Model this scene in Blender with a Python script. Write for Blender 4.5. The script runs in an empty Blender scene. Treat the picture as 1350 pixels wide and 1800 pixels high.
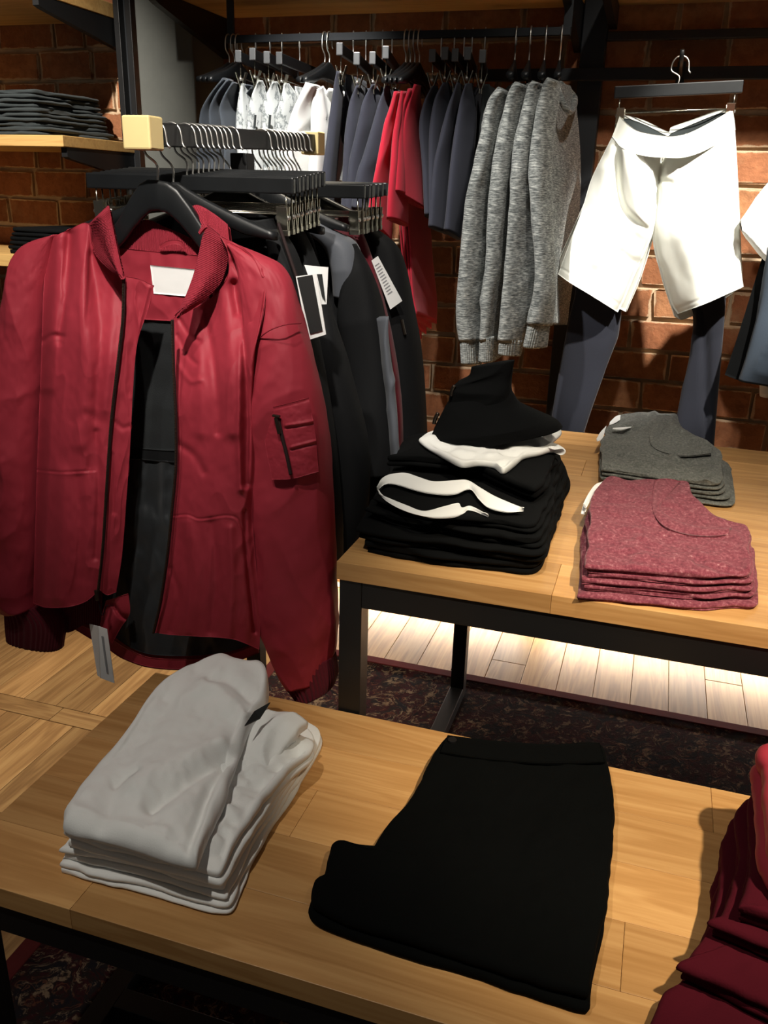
import bpy, bmesh, math, random
import numpy as np
from mathutils import Vector, Matrix

# ---------------------------------------------------------------- camera
W, HH, FPX, EYE = 1350.0, 1800.0, 1500.0, 1.5
RM = np.array([[0.95227553, 0.13031971, -0.27602189],
               [0.30402663, -0.32440946, 0.89572669],
               [0.02718673, -0.93689662, -0.34854785]])
sc = bpy.context.scene
COL = sc.collection
cd = bpy.data.cameras.new('camera')
cam = bpy.data.objects.new('camera', cd)
COL.objects.link(cam)
cd.sensor_fit = 'VERTICAL'
cd.sensor_height = 36.0
cd.lens = FPX / HH * 36.0
cd.clip_start = 0.05
r_, u_, b_ = RM[:, 0], -RM[:, 1], -RM[:, 2]
cam.matrix_world = Matrix(((r_[0], u_[0], b_[0], 0), (r_[1], u_[1], b_[1], 0), (r_[2], u_[2], b_[2], EYE), (0, 0, 0, 1)))
sc.camera = cam

# ---------------------------------------------------------------- world, lights, exposure
wd = bpy.data.worlds.new('shop_ambience')
sc.world = wd
wd.use_nodes = True
wd.node_tree.nodes['Background'].inputs[0].default_value = (1.0, 0.93, 0.85, 1)
wd.node_tree.nodes['Background'].inputs[1].default_value = 0.042
sc.view_settings.view_transform = 'Standard'
sc.view_settings.look = 'None'
sc.view_settings.gamma = 1.0
sc.view_settings.use_curve_mapping = False
sc.view_settings.exposure = 0.0


def spot(name, loc, target, power, cone, blend=0.6, col=(1, 0.84, 0.66), size=0.03):
    l = bpy.data.lights.new(name, 'SPOT')
    l.energy, l.color, l.spot_size, l.spot_blend, l.shadow_soft_size = power, col, math.radians(cone), blend, size
    o = bpy.data.objects.new(name, l)
    COL.objects.link(o)
    o.location = loc
    o.rotation_euler = (Vector(target) - Vector(loc)).to_track_quat('-Z', 'Y').to_euler()
    return o


NEUTRAL = (1, 0.93, 0.83)
spot('spot_jacket', (-0.30, 0.15, 2.75), (-0.82, 1.35, 1.47), 215, 31, 1.0, NEUTRAL)
spot('spot_shorts', (0.75, 1.45, 2.85), (0.16, 2.6, 1.50), 560, 25, 0.4, (1, 0.94, 0.84))
spot('spot_rail', (-0.75, 1.25, 2.85), (-1.05, 2.5, 1.62), 330, 25, 0.6, (1, 0.96, 0.9))
spot('spot_sweatshirts', (-0.95, 1.0, 2.85), (-0.42, 2.45, 1.22), 250, 24, 0.7, (1, 0.96, 0.9))
spot('spot_tables', (0.75, 0.35, 2.75), (0.2, 1.3, 0.7), 270, 36, 0.8, (1, 0.86, 0.64))
spot('spot_back_table', (0.0, 0.85, 2.9), (-0.05, 1.75, 0.9), 98, 32, 0.8, (1, 0.9, 0.74))
spot('spot_parquet', (-1.0, 2.2, 2.9), (-1.25, 1.75, 0.0), 300, 42, 0.8, (1, 0.88, 0.68))
spot('spot_front_table', (-0.75, 0.2, 2.9), (-0.35, 1.05, 0.6), 66, 48, 0.9, (1, 0.94, 0.84))
spot('spot_shelf', (-1.6, 1.2, 2.8), (-2.2, 2.75, 1.45), 330, 44, 0.8, NEUTRAL)
spot('fill_rack', (-0.35, 0.85, 2.85), (-0.62, 1.8, 1.25), 75, 30, 0.8, NEUTRAL)  # added fill that lifts the jackets deep on the rack, no known fixture
spot('spot_wall', (0.1, 1.3, 2.9), (0.05, 2.9, 1.15), 60, 50, 0.9, NEUTRAL)
al = bpy.data.lights.new('floor_strip_light', 'AREA')
al.shape, al.size, al.size_y, al.energy, al.color = 'RECTANGLE', 3.2, 0.02, 25, (1, 0.97, 0.9)
ao = bpy.data.objects.new('floor_strip_light', al)
COL.objects.link(ao)
ao.location = (0.35, 2.9, 0.105)
ao.rotation_euler = (math.radians(-12), 0, 0)


# ---------------------------------------------------------------- geometry helpers
def PY(xy, Y):
    """points of the photograph's frame brought to their real distance Y from the shop wall axis"""
    xy = np.asarray(xy, float)
    Y = np.broadcast_to(np.asarray(Y, float), xy.shape[:-1])
    d = np.stack([xy[..., 0] - W / 2, xy[..., 1] - HH / 2, np.full(xy.shape[:-1], FPX)], -1) @ RM.T
    return np.array([0, 0, EYE]) + d * (Y / d[..., 1])[..., None]


def PZ(xy, Z):
    xy = np.asarray(xy, float)
    Z = np.broadcast_to(np.asarray(Z, float), xy.shape[:-1])
    d = np.stack([xy[..., 0] - W / 2, xy[..., 1] - HH / 2, np.full(xy.shape[:-1], FPX)], -1) @ RM.T
    return np.array([0, 0, EYE]) + d * ((Z - EYE) / d[..., 2])[..., None]


def spl(pts, n, lin=False):
    """arc-length resampled Catmull-Rom curve through pts"""
    p = np.asarray(pts, float)
    if len(p) == 1:
        return np.repeat(p, n, 0)
    if not lin and len(p) > 2:
        a = np.vstack([2 * p[0] - p[1], p, 2 * p[-1] - p[-2]])
        out = []
        for i in range(1, len(a) - 2):
            t = np.linspace(0, 1, 13)[:-1][:, None]
            p0, p1, p2, p3 = a[i - 1], a[i], a[i + 1], a[i + 2]
            m1, m2 = (p2 - p0) / 2, (p3 - p1) / 2
            l = np.linalg.norm(p2 - p1)
            for m in (m1, m2):
                k = np.linalg.norm(m)
                if k > l > 0:
                    m *= l / k
            out.append((2 * t**3 - 3 * t**2 + 1) * p1 + (t**3 - 2 * t**2 + t) * m1 + (-2 * t**3 + 3 * t**2) * p2 + (t**3 - t**2) * m2)
        p = np.vstack(out + [p[-1:]])
    s = np.concatenate([[0], np.cumsum(np.linalg.norm(np.diff(p, axis=0), axis=1))])
    q = np.linspace(0, s[-1], n)
    return np.stack([np.interp(q, s, p[:, k]) for k in range(p.shape[1])], -1)


def _hash(ix, iy, seed):
    n = (ix * 374761393 + iy * 668265263 + seed * 1274126177) & 0x7FFFFFFF
    n = ((n ^ (n >> 13)) * 1103515245) & 0x7FFFFFFF
    return ((n ^ (n >> 16)) & 0xFFFF) / 65535.0


def noise(x, y, seed=0):
    x, y = np.broadcast_arrays(np.asarray(x, float), np.asarray(y, float))
    ix, iy = np.floor(x).astype(np.int64), np.floor(y).astype(np.int64)
    fx, fy = x - ix, y - iy
    fx, fy = fx**3 * (fx * (fx * 6 - 15) + 10), fy**3 * (fy * (fy * 6 - 15) + 10)
    a, b = _hash(ix, iy, seed), _hash(ix + 1, iy, seed)
    c, d = _hash(ix, iy + 1, seed), _hash(ix + 1, iy + 1, seed)
    return (a + (b - a) * fx + (c - a) * fy + (a - b - c + d) * fx * fy) * 2 - 1


def fbm(x, y, seed=0, o=3):
    return sum(noise(x * 2**k, y * 2**k, seed + k * 17) / 2**k for k in range(o))


def ridge(x, y, seed=0):
    """fold-like noise: soft rounded hills between sharper creases, -1..1"""
    x, y = np.asarray(x, float), np.asarray(y, float)
    w = noise(x * 0.7 + 5, y * 0.7, seed + 3) * 0.6
    return 1 - 2 * np.abs(noise(x + w, y + w, seed)) ** 0.8


def seg_dist(x, y, pts):
    best = np.full(x.shape, 1e9)
    p = spl(pts, max(2, 6 * len(pts)))
    for a, b in zip(p[:-1], p[1:]):
        d = b - a
        t = np.clip(((x - a[0]) * d[0] + (y - a[1]) * d[1]) / max(d @ d, 1e-9), 0, 1)
        best = np.minimum(best, np.hypot(x - a[0] - t * d[0], y - a[1] - t * d[1]))
    return best


def strokes(x, y, lst):
    """sum of soft ridges (amp>0) and creases (amp<0) along polylines: (points, width, amplitude)"""
    o = np.zeros(x.shape)
    for pts, w, a in lst:
        o += a * np.exp(-(seg_dist(x, y, pts) / w) ** 2)
    return o


def root_loc(p):
    v = np.zeros(3)
    while p is not None:
        v += np.array(p.location)
        p = p.parent
    return v


NAMES = {}


def mesh(name, V, F, mat, parent=None, smooth=True):
    V = np.asarray(V, float)
    me = bpy.data.meshes.new(name)
    o = bpy.data.objects.new(name, me)
    COL.objects.link(o)
    if parent is not None:
        V = V - root_loc(parent)
        o.parent = parent
    else:
        c = np.array([(V[:, 0].min() + V[:, 0].max()) / 2, (V[:, 1].min() + V[:, 1].max()) / 2, V[:, 2].min()])
        V = V - c
        o.location = c
    me.from_pydata([tuple(v) for v in V], [], [tuple(int(i) for i in f) for f in F])
    if smooth:
        me.polygons.foreach_set('use_smooth', [True] * len(me.polygons))
    for m in mat if isinstance(mat, (list, tuple)) else [mat]:
        me.materials.append(m)
    me.update()
    return o


def tag(o, label=None, cat=None, group=None, kind=None):
    for k, v in (('label', label), ('category', cat), ('group', group), ('kind', kind)):
        if v:
            o[k] = v
    return o


def thing(name, label, cat, loc, group=None):
    o = bpy.data.objects.new(name, None)
    COL.objects.link(o)
    o.empty_display_size = 0.05
    o.location = [float(v) for v in loc]
    return tag(o, label, cat, group)


def grid_faces(nv, nu, wrap=False, off=0, flip=False):
    F = []
    m = nu if wrap else nu - 1
    for j in range(nv - 1):
        for i in range(m):
            a, b = j * nu + i, j * nu + (i + 1) % nu
            f = (off + a, off + b, off + b + nu, off + a + nu)
            F.append(f[::-1] if flip else f)
    return F


def sheet_mesh(G, thick):
    """grid of points (nv,nu,3) -> closed sheet of the given thickness (to the back)"""
    nv, nu = G.shape[:2]
    du, dv = np.gradient(G, axis=1), np.gradient(G, axis=0)
    n = np.cross(du, dv)
    n /= np.maximum(np.linalg.norm(n, axis=-1, keepdims=True), 1e-9)
    toc = np.array([0, 0, EYE]) - G
    s = np.sign((n * toc).sum(-1).mean())
    B = G - n * s * thick
    V = np.vstack([G.reshape(-1, 3), B.reshape(-1, 3)])
    N = nv * nu
    F = grid_faces(nv, nu, flip=s > 0) + grid_faces(nv, nu, off=N, flip=s < 0)
    idx = [j * nu for j in range(nv)] + [(nv - 1) * nu + i for i in range(1, nu)] + [j * nu + nu - 1 for j in range(nv - 2, -1, -1)] + [i for i in range(nu - 2, 0, -1)]
    for a, b in zip(idx, idx[1:] + idx[:1]):
        F.append((a, b, b + N, a + N) if s > 0 else (b, a, a + N, b + N))
    return V, F


def coons(T, B, L, R, nu, nv, lin=False):
    T, B, L, R = spl(T, nu, lin), spl(B, nu, lin), spl(L, nv, lin), spl(R, nv, lin)
    u, v = np.linspace(0, 1, nu)[None, :, None], np.linspace(0, 1, nv)[:, None, None]
    return ((1 - v) * T[None] + v * B[None] + (1 - u) * L[:, None] + u * R[:, None]
            - ((1 - u) * (1 - v) * T[0] + u * (1 - v) * T[-1] + (1 - u) * v * B[0] + u * v * B[-1]))


def patch(name, T, B, L, R, Y, mat, parent=None, nu=40, nv=60, thick=0.003, lin=False):
    """cloth panel between four edges; Y is a depth or a function (u, v, x, y) -> depth"""
    xy = coons(T, B, L, R, nu, nv, lin)
    u, v = np.meshgrid(np.linspace(0, 1, nu), np.linspace(0, 1, nv))
    yy = Y(u, v, xy[..., 0], xy[..., 1]) if callable(Y) else Y
    V, F = sheet_mesh(PY(xy, yy), thick)
    return mesh(name, V, F, mat, parent)


def tube(name, L, R, t, mat, parent=None, nr=60, ns=36, p=0.8, disp=None, cap0=True, cap1=True, y=None, hollow=0.0):
    """hollow-looking cloth form between two edges: L and R are (x, y, Y) rows, t the half depth"""
    L, R = np.asarray(L, float), np.asarray(R, float)
    if L.shape[1] == 2:
        L = np.hstack([L, np.full((len(L), 1), y)])
    if R.shape[1] == 2:
        R = np.hstack([R, np.full((len(R), 1), y)])
    L, R = spl(L, nr), spl(R, nr)
    l, r = PY(L[:, :2], L[:, 2]), PY(R[:, :2], R[:, 2])
    c, h = (l + r) / 2, (r - l) / 2
    ax = np.gradient(c, axis=0)
    ax = ax / np.linalg.norm(ax, axis=1, keepdims=True)
    n = np.cross(h, ax)
    n /= np.linalg.norm(n, axis=1, keepdims=True)
    if n[:, 1].mean() > 0:
        n = -n
    v = np.linspace(0, 1, nr)
    tt = np.interp(v, np.linspace(0, 1, len(t)), t) if np.ndim(t) else np.full(nr, t)
    th = np.linspace(0, 2 * math.pi, ns, endpoint=False)
    ct, st = np.cos(th), np.sin(th)
    ce, se = -np.sign(ct) * np.abs(ct) ** p, np.sign(st) * np.abs(st) ** p
    hl = np.linalg.norm(h, axis=1)
    hu = h / hl[:, None]
    G = c[:, None] + ce[None, :, None] * h[:, None] + (se[None] * tt[:, None])[..., None] * n[:, None]
    if disp is not None:
        d = disp(th[None] + 0 * v[:, None], v[:, None] + 0 * th[None], G)
        nd = ce[None, :, None] * hu[:, None] * 0.35 + se[None, :, None] * n[:, None]
        G = G + d[..., None] * nd
    V = G.reshape(-1, 3)
    F = grid_faces(nr, ns, wrap=True)
    if cap0:
        V = np.vstack([V, G[0].mean(0) + (0, 0, 0)])
        k = len(V) - 1
        F += [((i + 1) % ns, i, k) for i in range(ns)]
    if cap1:
        V = np.vstack([V, G[-1].mean(0) - ax[-1] * hollow])
        k = len(V) - 1
        o = (nr - 1) * ns
        F += [(o + i, o + (i + 1) % ns, k) for i in range(ns)]
    return mesh(name, V, F, mat, parent)


def folds(seed, k=2.0, m=1.2, amp=0.006, slant=0.0, fine=0.0):
    def f(th, v, G):
        a = th / (2 * math.pi) * 2 * k
        o = amp * ridge(a + slant * v, v * m, seed) * (0.4 + 0.6 * np.minimum(1, v * 4))
        if fine:
            o = o + fine * fbm(a * 3, v * m * 7, seed + 9, 2)
        return o
    return f


def sweep(pts, r, ns=8, closed=False, n=None):
    """round wire along 3D points -> (V, F)"""
    P = np.asarray(pts, float)
    if n:
        P = spl(P, n)
    T = np.gradient(P, axis=0)
    T /= np.maximum(np.linalg.norm(T, axis=1, keepdims=True), 1e-9)
    up = np.array([0.13, 0.21, 0.97])
    if abs(T[0] @ up) > 0.9:
        up = np.array([0.97, 0.1, 0.2])
    V = []
    a = up - (up @ T[0]) * T[0]
    for i in range(len(P)):
        a = a - (a @ T[i]) * T[i]
        a /= np.linalg.norm(a)
        b = np.cross(T[i], a)
        rr = r[i] if np.ndim(r) else r
        for k in range(ns):
            t = 2 * math.pi * k / ns
            V.append(P[i] + rr * (math.cos(t) * a + math.sin(t) * b))
    F = grid_faces(len(P), ns, wrap=True, flip=True)
    F.append(tuple(range(ns)))
    F.append(tuple(reversed([(len(P) - 1) * ns + k for k in range(ns)])))
    return np.array(V), F


class MB:
    """collects plain shapes into one mesh"""

    def __init__(self):
        self.V, self.F = [], []

    def add(self, V, F):
        o = len(self.V)
        self.V += [tuple(v) for v in V]
        self.F += [tuple(i + o for i in f) for f in F]
        return self

    def box(self, lo, hi, bev=0.0, M=None):
        bm = bmesh.new()
        bmesh.ops.create_cube(bm, size=1)
        lo, hi = np.minimum(lo, hi), np.maximum(lo, hi)
        for v in bm.verts:
            v.co = Vector([(lo[k] + hi[k]) / 2 + v.co[k] * (hi[k] - lo[k]) for k in range(3)])
        if bev:
            bmesh.ops.bevel(bm, geom=bm.edges[:], offset=bev, segments=2, affect='EDGES', profile=0.5)
        if M is not None:
            bm.transform(M)
        bm.verts.index_update()
        self.add([v.co[:] for v in bm.verts], [[v.index for v in f.verts] for f in bm.faces])
        bm.free()
        return self

    def wire(self, pts, r, ns=8, n=None):
        return self.add(*sweep(pts, r, ns, n=n))

    def bar(self, a, b, w, h, bev=0.0, up=(0, 0, 1)):
        """rectangular bar from a to b, w wide, h high"""
        a, b = Vector(a), Vector(b)
        d = b - a
        x = d.normalized()
        z = (Vector(up) - Vector(up).dot(x) * x).normalized()
        y = z.cross(x)
        M = Matrix((x, y, z)).transposed().to_4x4()
        M.translation = (a + b) / 2
        return self.box((-d.length / 2, -w / 2, -h / 2), (d.length / 2, w / 2, h / 2), bev, M)

    def build(self, name, mat, parent=None, smooth=False):
        return mesh(name, self.V, self.F, mat, parent, smooth)


def slab(name, xy, z0, t, mat, parent=None, n=120, K=12, wr=0.003, seed=0, top=None, centre=None, edge=None, lin=False, shift=(0, 0), dome=0.0, edgew=0.0025, world=False, zpix=None, grow=1.0, up=False):
    """one folded layer of cloth lying on something: outline in the photograph's frame at height zpix"""
    P = spl(list(xy) + [xy[0]], n + 1, lin)[:-1]
    O = np.hstack([P, np.zeros((n, 1))]) if world else PZ(P, zpix if zpix is not None else z0 + t)
    O = O[:, :2] + np.array(shift)
    c = O.mean(0) if centre is None else (np.array(centre) if world else PZ(np.array(centre, float), zpix if zpix is not None else z0 + t)[:2] + np.array(shift))
    O = c + (O - c) * grow
    d = O - c
    dl = np.linalg.norm(d, axis=1, keepdims=True)
    dn = d / dl
    ang = np.cumsum(np.linalg.norm(np.diff(O, axis=0, prepend=O[-1:]), axis=1))
    rows = []
    e = t * 0.5 if edge is None else edge
    wob = edgew * fbm(ang * 14, np.full(n, z0 * 37 + seed * 3.1), seed, 3)
    sag = wr * 0.6 * fbm(ang * 9, np.full(n, seed * 1.7), seed + 5, 2)
    if not up:
        sag = -np.abs(sag)
    for a in np.linspace(-90, 90, 7):
        s, cc = math.sin(math.radians(a)), math.cos(math.radians(a))
        off = (-e + e * cc)
        xy2 = O + dn * (off + wob[:, None] * cc)
        z = z0 + t / 2 + t / 2 * s + sag * (0.5 + 0.5 * s) * (1 if t > 0.004 else 0.4)
        rows.append(np.column_stack([xy2, np.broadcast_to(z, n)]))
    base = rows[-1][:, :2]
    for k in range(1, K):
        f = 1 - (k / K) ** 0.9
        q = c + (base - c) * f
        w = min(1, k / 2.0)
        wn = wr * fbm(q[:, 0] * 22 + seed, q[:, 1] * 22, seed + 11, 3)
        zz = z0 + t + sag * f * (1 - w) + w * (wn if up else -np.abs(wn)) + dome * (1 - f * f)
        rows.append(np.column_stack([q, zz]))
    G = np.array(rows)
    if top is not None:
        G = top(G, t)
    V = np.vstack([G.reshape(-1, 3), G[-1].mean(0), np.append(c, z0)])
    N = len(G) * n
    F = grid_faces(len(G), n, wrap=True)
    o = (len(G) - 1) * n
    F += [(o + i, o + (i + 1) % n, N) for i in range(n)]
    F += [((i + 1) % n, i, N + 1) for i in range(n)]
    # orientation
    area = 0.5 * np.sum(O[:, 0] * np.roll(O[:, 1], -1) - np.roll(O[:, 0], -1) * O[:, 1])
    if area < 0:
        F = [f[::-1] for f in F]
    return mesh(name, V, F, mat, parent)


# ---------------------------------------------------------------- materials
def lin_(c):
    return tuple((x / 12.92 if x <= 0.04045 else ((x + 0.055) / 1.055) ** 2.4) for x in [v / 255.0 for v in c]) + (1,)


class NT:
    def __init__(self, name):
        self.m = bpy.data.materials.new(name)
        self.m.use_nodes = True
        self.t = self.m.node_tree
        self.b = self.t.nodes['Principled BSDF']

    def n(self, typ, **kw):
        x = self.t.nodes.new(typ)
        for k, v in kw.items():
            setattr(x, k, v)
        return x

    def l(self, a, b):
        self.t.links.new(a, b)

    def coords(self, scale=(1, 1, 1), rot=(0, 0, 0), kind='Object'):
        c, m = self.n('ShaderNodeTexCoord'), self.n('ShaderNodeMapping')
        m.inputs['Scale'].default_value = scale
        m.inputs['Rotation'].default_value = rot
        self.l(c.outputs[kind], m.inputs['Vector'])
        return m.outputs[0]

    def noise(self, vec, scale, detail=3, rough=0.5):
        x = self.n('ShaderNodeTexNoise')
        x.inputs['Scale'].default_value, x.inputs['Detail'].default_value, x.inputs['Roughness'].default_value = scale, detail, rough
        self.l(vec, x.inputs['Vector'])
        return x.outputs['Fac']

    def ramp(self, fac, stops):
        x = self.n('ShaderNodeValToRGB')
        e = x.color_ramp.elements
        while len(e) < len(stops):
            e.new(0.5)
        for s, (p, c) in zip(e, stops):
            s.position, s.color = p, c
        self.l(fac, x.inputs[0])
        return x.outputs[0]

    def mix(self, fac, a, b, mode='MIX'):
        x = self.n('ShaderNodeMix', data_type='RGBA', blend_type=mode)
        for sock, v in ((x.inputs[0], fac), (x.inputs[6], a), (x.inputs[7], b)):
            if isinstance(v, (int, float)):
                sock.default_value = v
            elif isinstance(v, tuple):
                sock.default_value = v
            else:
                self.l(v, sock)
        return x.outputs[2]

    def bump(self, h, strength, dist=0.002):
        x = self.n('ShaderNodeBump')
        x.inputs['Strength'].default_value, x.inputs['Distance'].default_value = strength, dist
        self.l(h, x.inputs['Height'])
        self.l(x.outputs[0], self.b.inputs['Normal'])

    def set(self, **kw):
        for k, v in kw.items():
            self.b.inputs[k.replace('_', ' ')].default_value = v
        return self


def fabric(name, rgb, rough=0.85, var=0.12, scale=500, bump=0.25, sheen=0.0, spec=0.3, rib=None):
    t = NT(name)
    v = t.coords()
    c = lin_(rgb)
    f = t.noise(v, 7, 3)
    lo = tuple(x * (1 - var) for x in c[:3]) + (1,)
    hi = tuple(min(1, x * (1 + var)) for x in c[:3]) + (1,)
    t.l(t.ramp(f, [(0.3, lo), (0.7, hi)]), t.b.inputs['Base Color'])
    t.set(Roughness=rough, Sheen_Weight=sheen)
    t.b.inputs['Specular IOR Level'].default_value = spec
    t.bump(t.noise(v, scale, 2), bump, 0.001)
    return t.m


def heather(name, stops, scale=(140, 140, 420), rough=0.95, fine=900):
    """melange knit: short streaks of lighter and darker yarn"""
    t = NT(name)
    a = t.noise(t.coords(scale), 1.0, 4, 0.65)
    b = t.noise(t.coords(), 60, 3)
    m = t.mix(0.2, a, b)
    t.l(t.ramp(m, [(p, lin_(c)) for p, c in stops]), t.b.inputs['Base Color'])
    t.set(Roughness=rough, Sheen_Weight=0.15)
    t.b.inputs['Specular IOR Level'].default_value = 0.15
    t.bump(a, 0.5, 0.002)
    return t.m


def plain(name, rgb, rough=0.5, metal=0.0, spec=0.5, bump=0.0, bscale=60, var=0.0):
    t = NT(name)
    if var:
        c = lin_(rgb)
        f = t.noise(t.coords(), 14, 4, 0.6)
        t.l(t.ramp(f, [(0.3, tuple(x * (1 - var) for x in c[:3]) + (1,)), (0.7, tuple(min(1, x * (1 + var)) for x in c[:3]) + (1,))]), t.b.inputs['Base Color'])
    else:
        t.b.inputs['Base Color'].default_value = lin_(rgb)
    t.set(Roughness=rough, Metallic=metal)
    t.b.inputs['Specular IOR Level'].default_value = spec
    if bump:
        t.bump(t.noise(t.coords(), bscale, 4), bump, 0.002)
    return t.m


def wood(name, dark, mid, light, axis=0, rough=0.42, vary=0.35, figure=0.5):
    """oak boards: stretched grain along an axis, every board of its own tone"""
    t = NT(name)
    oi = t.n('ShaderNodeObjectInfo')
    c = t.n('ShaderNodeTexCoord')
    cm = t.n('ShaderNodeCombineXYZ')
    mul = t.n('ShaderNodeMath', operation='MULTIPLY')
    mul.inputs[1].default_value = 40
    t.l(oi.outputs['Random'], mul.inputs[0])
    for k in range(3):
        t.l(mul.outputs[0], cm.inputs[k])

    def stretched(across, along):
        m = t.n('ShaderNodeMapping')
        s_ = [across] * 3
        s_[axis] = along
        m.inputs['Scale'].default_value = s_
        t.l(c.outputs['Object'], m.inputs['Vector'])
        t.l(cm.outputs[0], m.inputs['Location'])
        return m.outputs[0]
    fine = t.noise(stretched(130, 3.5), 1.0, 4, 0.6)
    b = t.n('ShaderNodeTexNoise')
    b.inputs['Scale'].default_value, b.inputs['Detail'].default_value, b.inputs['Distortion'].default_value = 1.0, 3, 1.2
    t.l(stretched(17, 1.5), b.inputs['Vector'])
    sn = t.n('ShaderNodeMath', operation='SINE')
    m2 = t.n('ShaderNodeMath', operation='MULTIPLY')
    m2.inputs[1].default_value = 26
    t.l(b.outputs['Fac'], m2.inputs[0])
    t.l(m2.outputs[0], sn.inputs[0])
    m3 = t.n('ShaderNodeMapRange')
    m3.inputs['From Min'].default_value = -1
    t.l(sn.outputs[0], m3.inputs['Value'])
    f = t.mix(figure * 0.5, t.mix(0.45, fine, b.outputs['Fac']), m3.outputs[0])
    col = t.ramp(f, [(0.25, lin_(dark)), (0.5, lin_(mid)), (0.72, lin_(light))])
    hsv = t.n('ShaderNodeHueSaturation')
    mr = t.n('ShaderNodeMapRange')
    mr.inputs['To Min'].default_value, mr.inputs['To Max'].default_value = 1 - vary, 1 + vary * 0.6
    t.l(oi.outputs['Random'], mr.inputs['Value'])
    t.l(mr.outputs[0], hsv.inputs['Value'])
    t.l(col, hsv.inputs['Color'])
    t.l(hsv.outputs[0], t.b.inputs['Base Color'])
    t.set(Roughness=rough)
    t.b.inputs['Specular IOR Level'].default_value = 0.35
    t.bump(fine, 0.1, 0.001)
    return t.m


M = {}
M['table_oak'] = wood('table_oak', (176, 128, 74), (196, 148, 92), (212, 166, 108), 0, 0.42, 0.2, 0.35)
M['shelf_oak'] = wood('shelf_oak', (176, 136, 80), (196, 156, 96), (210, 172, 108), 0, 0.5, 0.1, 0.3)
M['floor_oak'] = wood('floor_oak', (140, 104, 66), (174, 134, 88), (194, 156, 106), 1, 0.5, 0.34, 0.4)
M['end_wood'] = plain('end_block_wood', (242, 218, 156), 0.5, var=0.05)
M['black_steel'] = plain('black_powder_steel', (22, 22, 23), 0.45, 0.0, 0.4, 0.05, 200)
M['bar_steel'] = plain('rack_bar_steel', (40, 40, 41), 0.45, 0.0, 0.4)
M['frame_steel'] = plain('wall_frame_steel', (34, 37, 41), 0.5, 0.0, 0.4)
M['column_paint'] = plain('column_grey_paint', (92, 94, 90), 0.8, 0, 0.3, 0.12, 90, 0.06)
M['chrome'] = plain('chrome_wire', (240, 238, 232), 0.36, 1.0)
M['nickel'] = plain('nickel_clip', (190, 186, 170), 0.25, 1.0)
M['hanger_black'] = plain('hanger_black_lacquer', (20, 22, 24), 0.42, 0, 0.5, 0.06, 40, 0.25)
M['hanger_end'] = plain('hanger_silver_end', (120, 122, 124), 0.35, 0.7)
M['card_white'] = plain('tag_white_card', (242, 243, 243), 0.6)
M['card_black'] = plain('tag_black_card', (36, 38, 38), 0.5)
M['print_grey'] = plain('tag_grey_print', (150, 152, 156), 0.7)
M['led'] = NT('led_strip_glow').m
_b = M['led'].node_tree.nodes['Principled BSDF']
_b.inputs['Emission Color'].default_value = (1, 0.92, 0.78, 1)
_b.inputs['Emission Strength'].default_value = 6
M['jacket_red'] = fabric('jacket_red_nylon', (156, 46, 60), 0.6, 0.05, 700, 0.10, 0.0, 0.28)
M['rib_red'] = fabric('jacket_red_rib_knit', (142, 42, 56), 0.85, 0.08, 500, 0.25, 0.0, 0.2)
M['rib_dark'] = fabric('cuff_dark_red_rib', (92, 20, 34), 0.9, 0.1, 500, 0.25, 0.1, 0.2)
M['lining'] = fabric('charcoal_lining', (34, 37, 40), 0.6, 0.12, 900, 0.4, 0.1, 0.35)
M['mesh_lining'] = fabric('charcoal_mesh_lining', (30, 33, 35), 0.85, 0.1, 420, 0.7, 0.1, 0.25)
M['zip_tape'] = fabric('zip_tape_dark', (40, 26, 26), 0.8, 0.1)
M['zip_metal'] = plain('zip_gunmetal', (74, 66, 58), 0.35, 0.85)
M['black_nylon'] = fabric('black_nylon', (17, 18, 20), 0.78, 0.12, 700, 0.15, 0.0, 0.2)
M['black_cotton'] = fabric('black_cotton', (10, 11, 12), 0.95, 0.12, 600, 0.3, 0.0, 0.1)
M['black_twill'] = fabric('black_twill', (6, 7, 7), 0.95, 0.1, 900, 0.3, 0.0, 0.06)
M['charcoal'] = fabric('charcoal_cotton', (46, 51, 52), 0.9, 0.12, 500, 0.3, 0.1, 0.2)
M['grey_nylon'] = fabric('slate_grey_nylon', (92, 96, 104), 0.6, 0.1, 600, 0.2, 0.1, 0.3)
M['maroon_nylon'] = fabric('maroon_nylon', (104, 20, 36), 0.6, 0.1, 600, 0.2, 0.1, 0.3)
M['slate'] = fabric('slate_blue_cotton', (57, 59, 70), 0.85, 0.1, 500, 0.25, 0.1, 0.2)
M['slate_dark'] = fabric('slate_charcoal_cotton', (64, 70, 78), 0.85, 0.1, 500, 0.25, 0.1, 0.2)
M['navy'] = fabric('navy_cotton', (31, 33, 42), 0.85, 0.1, 500, 0.25, 0.1, 0.2)
M['blue_grey'] = fabric('blue_grey_wool', (60, 70, 82), 0.9, 0.1, 400, 0.3, 0.1, 0.15)
M['red_cotton'] = fabric('red_cotton', (190, 40, 60), 0.9, 0.06, 500, 0.3, 0.15, 0.15)
M['white_cotton'] = fabric('white_cotton', (234, 235, 233), 0.9, 0.03, 500, 0.25, 0.1, 0.2)
M['white_neoprene'] = fabric('white_neoprene', (226, 228, 220), 0.75, 0.02, 700, 0.12, 0.05, 0.25)
M['dark_red_knit'] = fabric('dark_red_knit', (66, 11, 23), 0.95, 0.12, 300, 0.5, 0.0, 0.1)
M['sweat_grey'] = heather('grey_marl_knit', [(0.34, (58, 61, 61)), (0.45, (104, 108, 107)), (0.55, (146, 150, 147)), (0.68, (206, 208, 203))], (60, 60, 430))
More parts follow.
